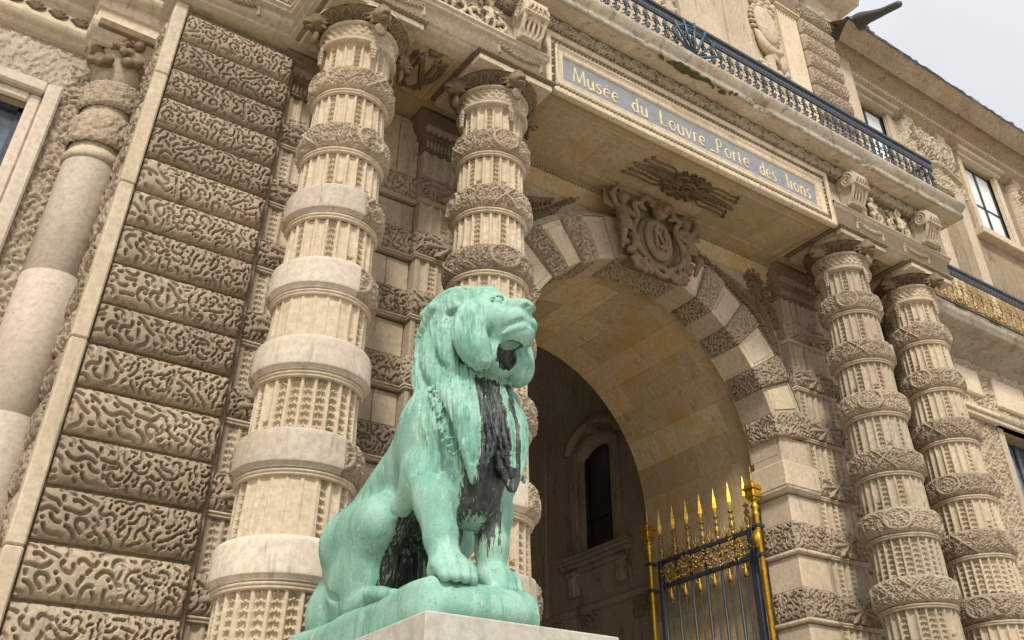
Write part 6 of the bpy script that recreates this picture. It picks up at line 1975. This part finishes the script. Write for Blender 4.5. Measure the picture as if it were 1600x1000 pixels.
for k in range(7):                                                     # chest locks ending in two points
    f = (k - 3) / 3
    tip = cx + (.14 if f > -.1 else -.10) + f * .05
    lock([(cx + f * .16, 6.55, 3.66), (cx + f * .18, 6.42, 3.30), (cx + f * .16, 6.36, 2.98), (tip, 6.36, 2.66 + .06 * abs(f))], .085, .022, .022)
    lock([(cx + f * .16 + .02, 6.48, 3.60), (cx + f * .18 - .02, 6.34, 3.25), (cx + f * .16 + .01, 6.29, 2.98), (tip, 6.31, 2.72 + .06 * abs(f))], .026, .014, .006)
for k in range(9):                                                     # crest between the ears
    x = (k - 4) * .045
    lock([hp(x * .8, -.20, .27 - .3 * abs(x)), hp(x, .0, .40 - .25 * abs(x)), hp(x * 1.4, .22, .40 - .25 * abs(x)), hp(x * 1.8, .42, .22 - .2 * abs(x))], .022, .045, .006)
s.cone(hp(.02, -.10, .38), hp(.0, -.16, .41), .03, .015, .03)
for k in range(13):                                                    # back of the mane
    x = (k - 6) * .055
    lock([hp(x, .30, .28 - .2 * abs(x)), (cx + x * 1.1, 7.12, 4.12), (cx + x * 1.15, 7.22 - .5 * abs(x), 3.82), (cx + x * 1.1, 7.28 - .5 * abs(x), 3.6)], .05, .03, .014)
V, F = s.mesh()
x, y, z = V[:, 0], V[:, 1], V[:, 2]
# fine strands cut along the flow of the mane (height field from stretched noise)
TS = Tile(bandnoise(512, .0125, .055, .5, 41), .0125)
mane = ((z > 2.75) & (y < 6.8)) | ((z > 3.35) & (y < 7.5) & (np.abs(x - cx) > .22)) | ((z > 4.3) & (y > 6.75))
face = (y < HO[1] - .12) & (z > 3.72) & (np.abs(x - cx - .08) < .24)
mw = np.where(mane & ~face, 1.0, 0.0) * np.clip((4.34 - z) / .2, 0, 1)
ang_ = np.arctan2(x - cx, 6.8 - y)
t_ = TS(ang_ * .8 + z * .12, z * .16 + y * .10); disp = (.0135 * np.tanh(1.6 * t_) - .004) * mw
cvec = np.stack([x - cx, (y - 6.95), np.zeros_like(x)], -1); cvec /= np.linalg.norm(cvec, axis=1)[:, None] + 1e-6
V = V + cvec * disp[:, None]
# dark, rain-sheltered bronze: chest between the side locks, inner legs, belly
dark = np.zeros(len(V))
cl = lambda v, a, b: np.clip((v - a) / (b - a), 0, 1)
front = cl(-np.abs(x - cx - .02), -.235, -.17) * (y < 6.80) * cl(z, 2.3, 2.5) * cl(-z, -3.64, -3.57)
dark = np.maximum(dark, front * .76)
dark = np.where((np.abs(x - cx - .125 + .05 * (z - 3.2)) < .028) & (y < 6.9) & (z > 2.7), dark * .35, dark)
throat = (((x - (HO[0] - .01 * ct + .39 * st_)) / .125) ** 2 + ((y - (HO[1] - .39 * ct)) / .15) ** 2 + ((z - HO[2] + .39) / .14) ** 2 < 1) & (z < 3.86) & (y < 6.8)  # colour set darker inside the hollow under the chin
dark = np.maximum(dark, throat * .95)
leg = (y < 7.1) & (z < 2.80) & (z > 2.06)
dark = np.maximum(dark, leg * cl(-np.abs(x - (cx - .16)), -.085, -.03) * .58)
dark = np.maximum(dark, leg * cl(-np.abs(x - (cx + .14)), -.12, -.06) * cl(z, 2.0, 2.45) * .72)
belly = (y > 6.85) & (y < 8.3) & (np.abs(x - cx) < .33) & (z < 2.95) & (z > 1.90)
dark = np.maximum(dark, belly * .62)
mk("lion_body", V, F, M_PATINA, LION, attrs={"dark": dark})
s = Sculpt((3.40, 6.05, 1.57), (4.85, 9.15, 2.02), .02)
s.boxy((3.56, 6.40, 1.45), (4.62, 9.0, 1.915), .11, .02)
s.ell((4.09, 6.62, 1.70), (.55, .38, .215), .06)
V, F = s.mesh()
V[:, 2] += .012 * T_SOFT(V[:, 0], V[:, 1]) * (V[:, 2] > 1.75)
mk("bronze_base", V, F, M_PATINA, LION, attrs={"dark": np.zeros(len(V))})
print("objects", len(bpy.data.objects), "polys", sum(len(m.polygons) for m in bpy.data.meshes))
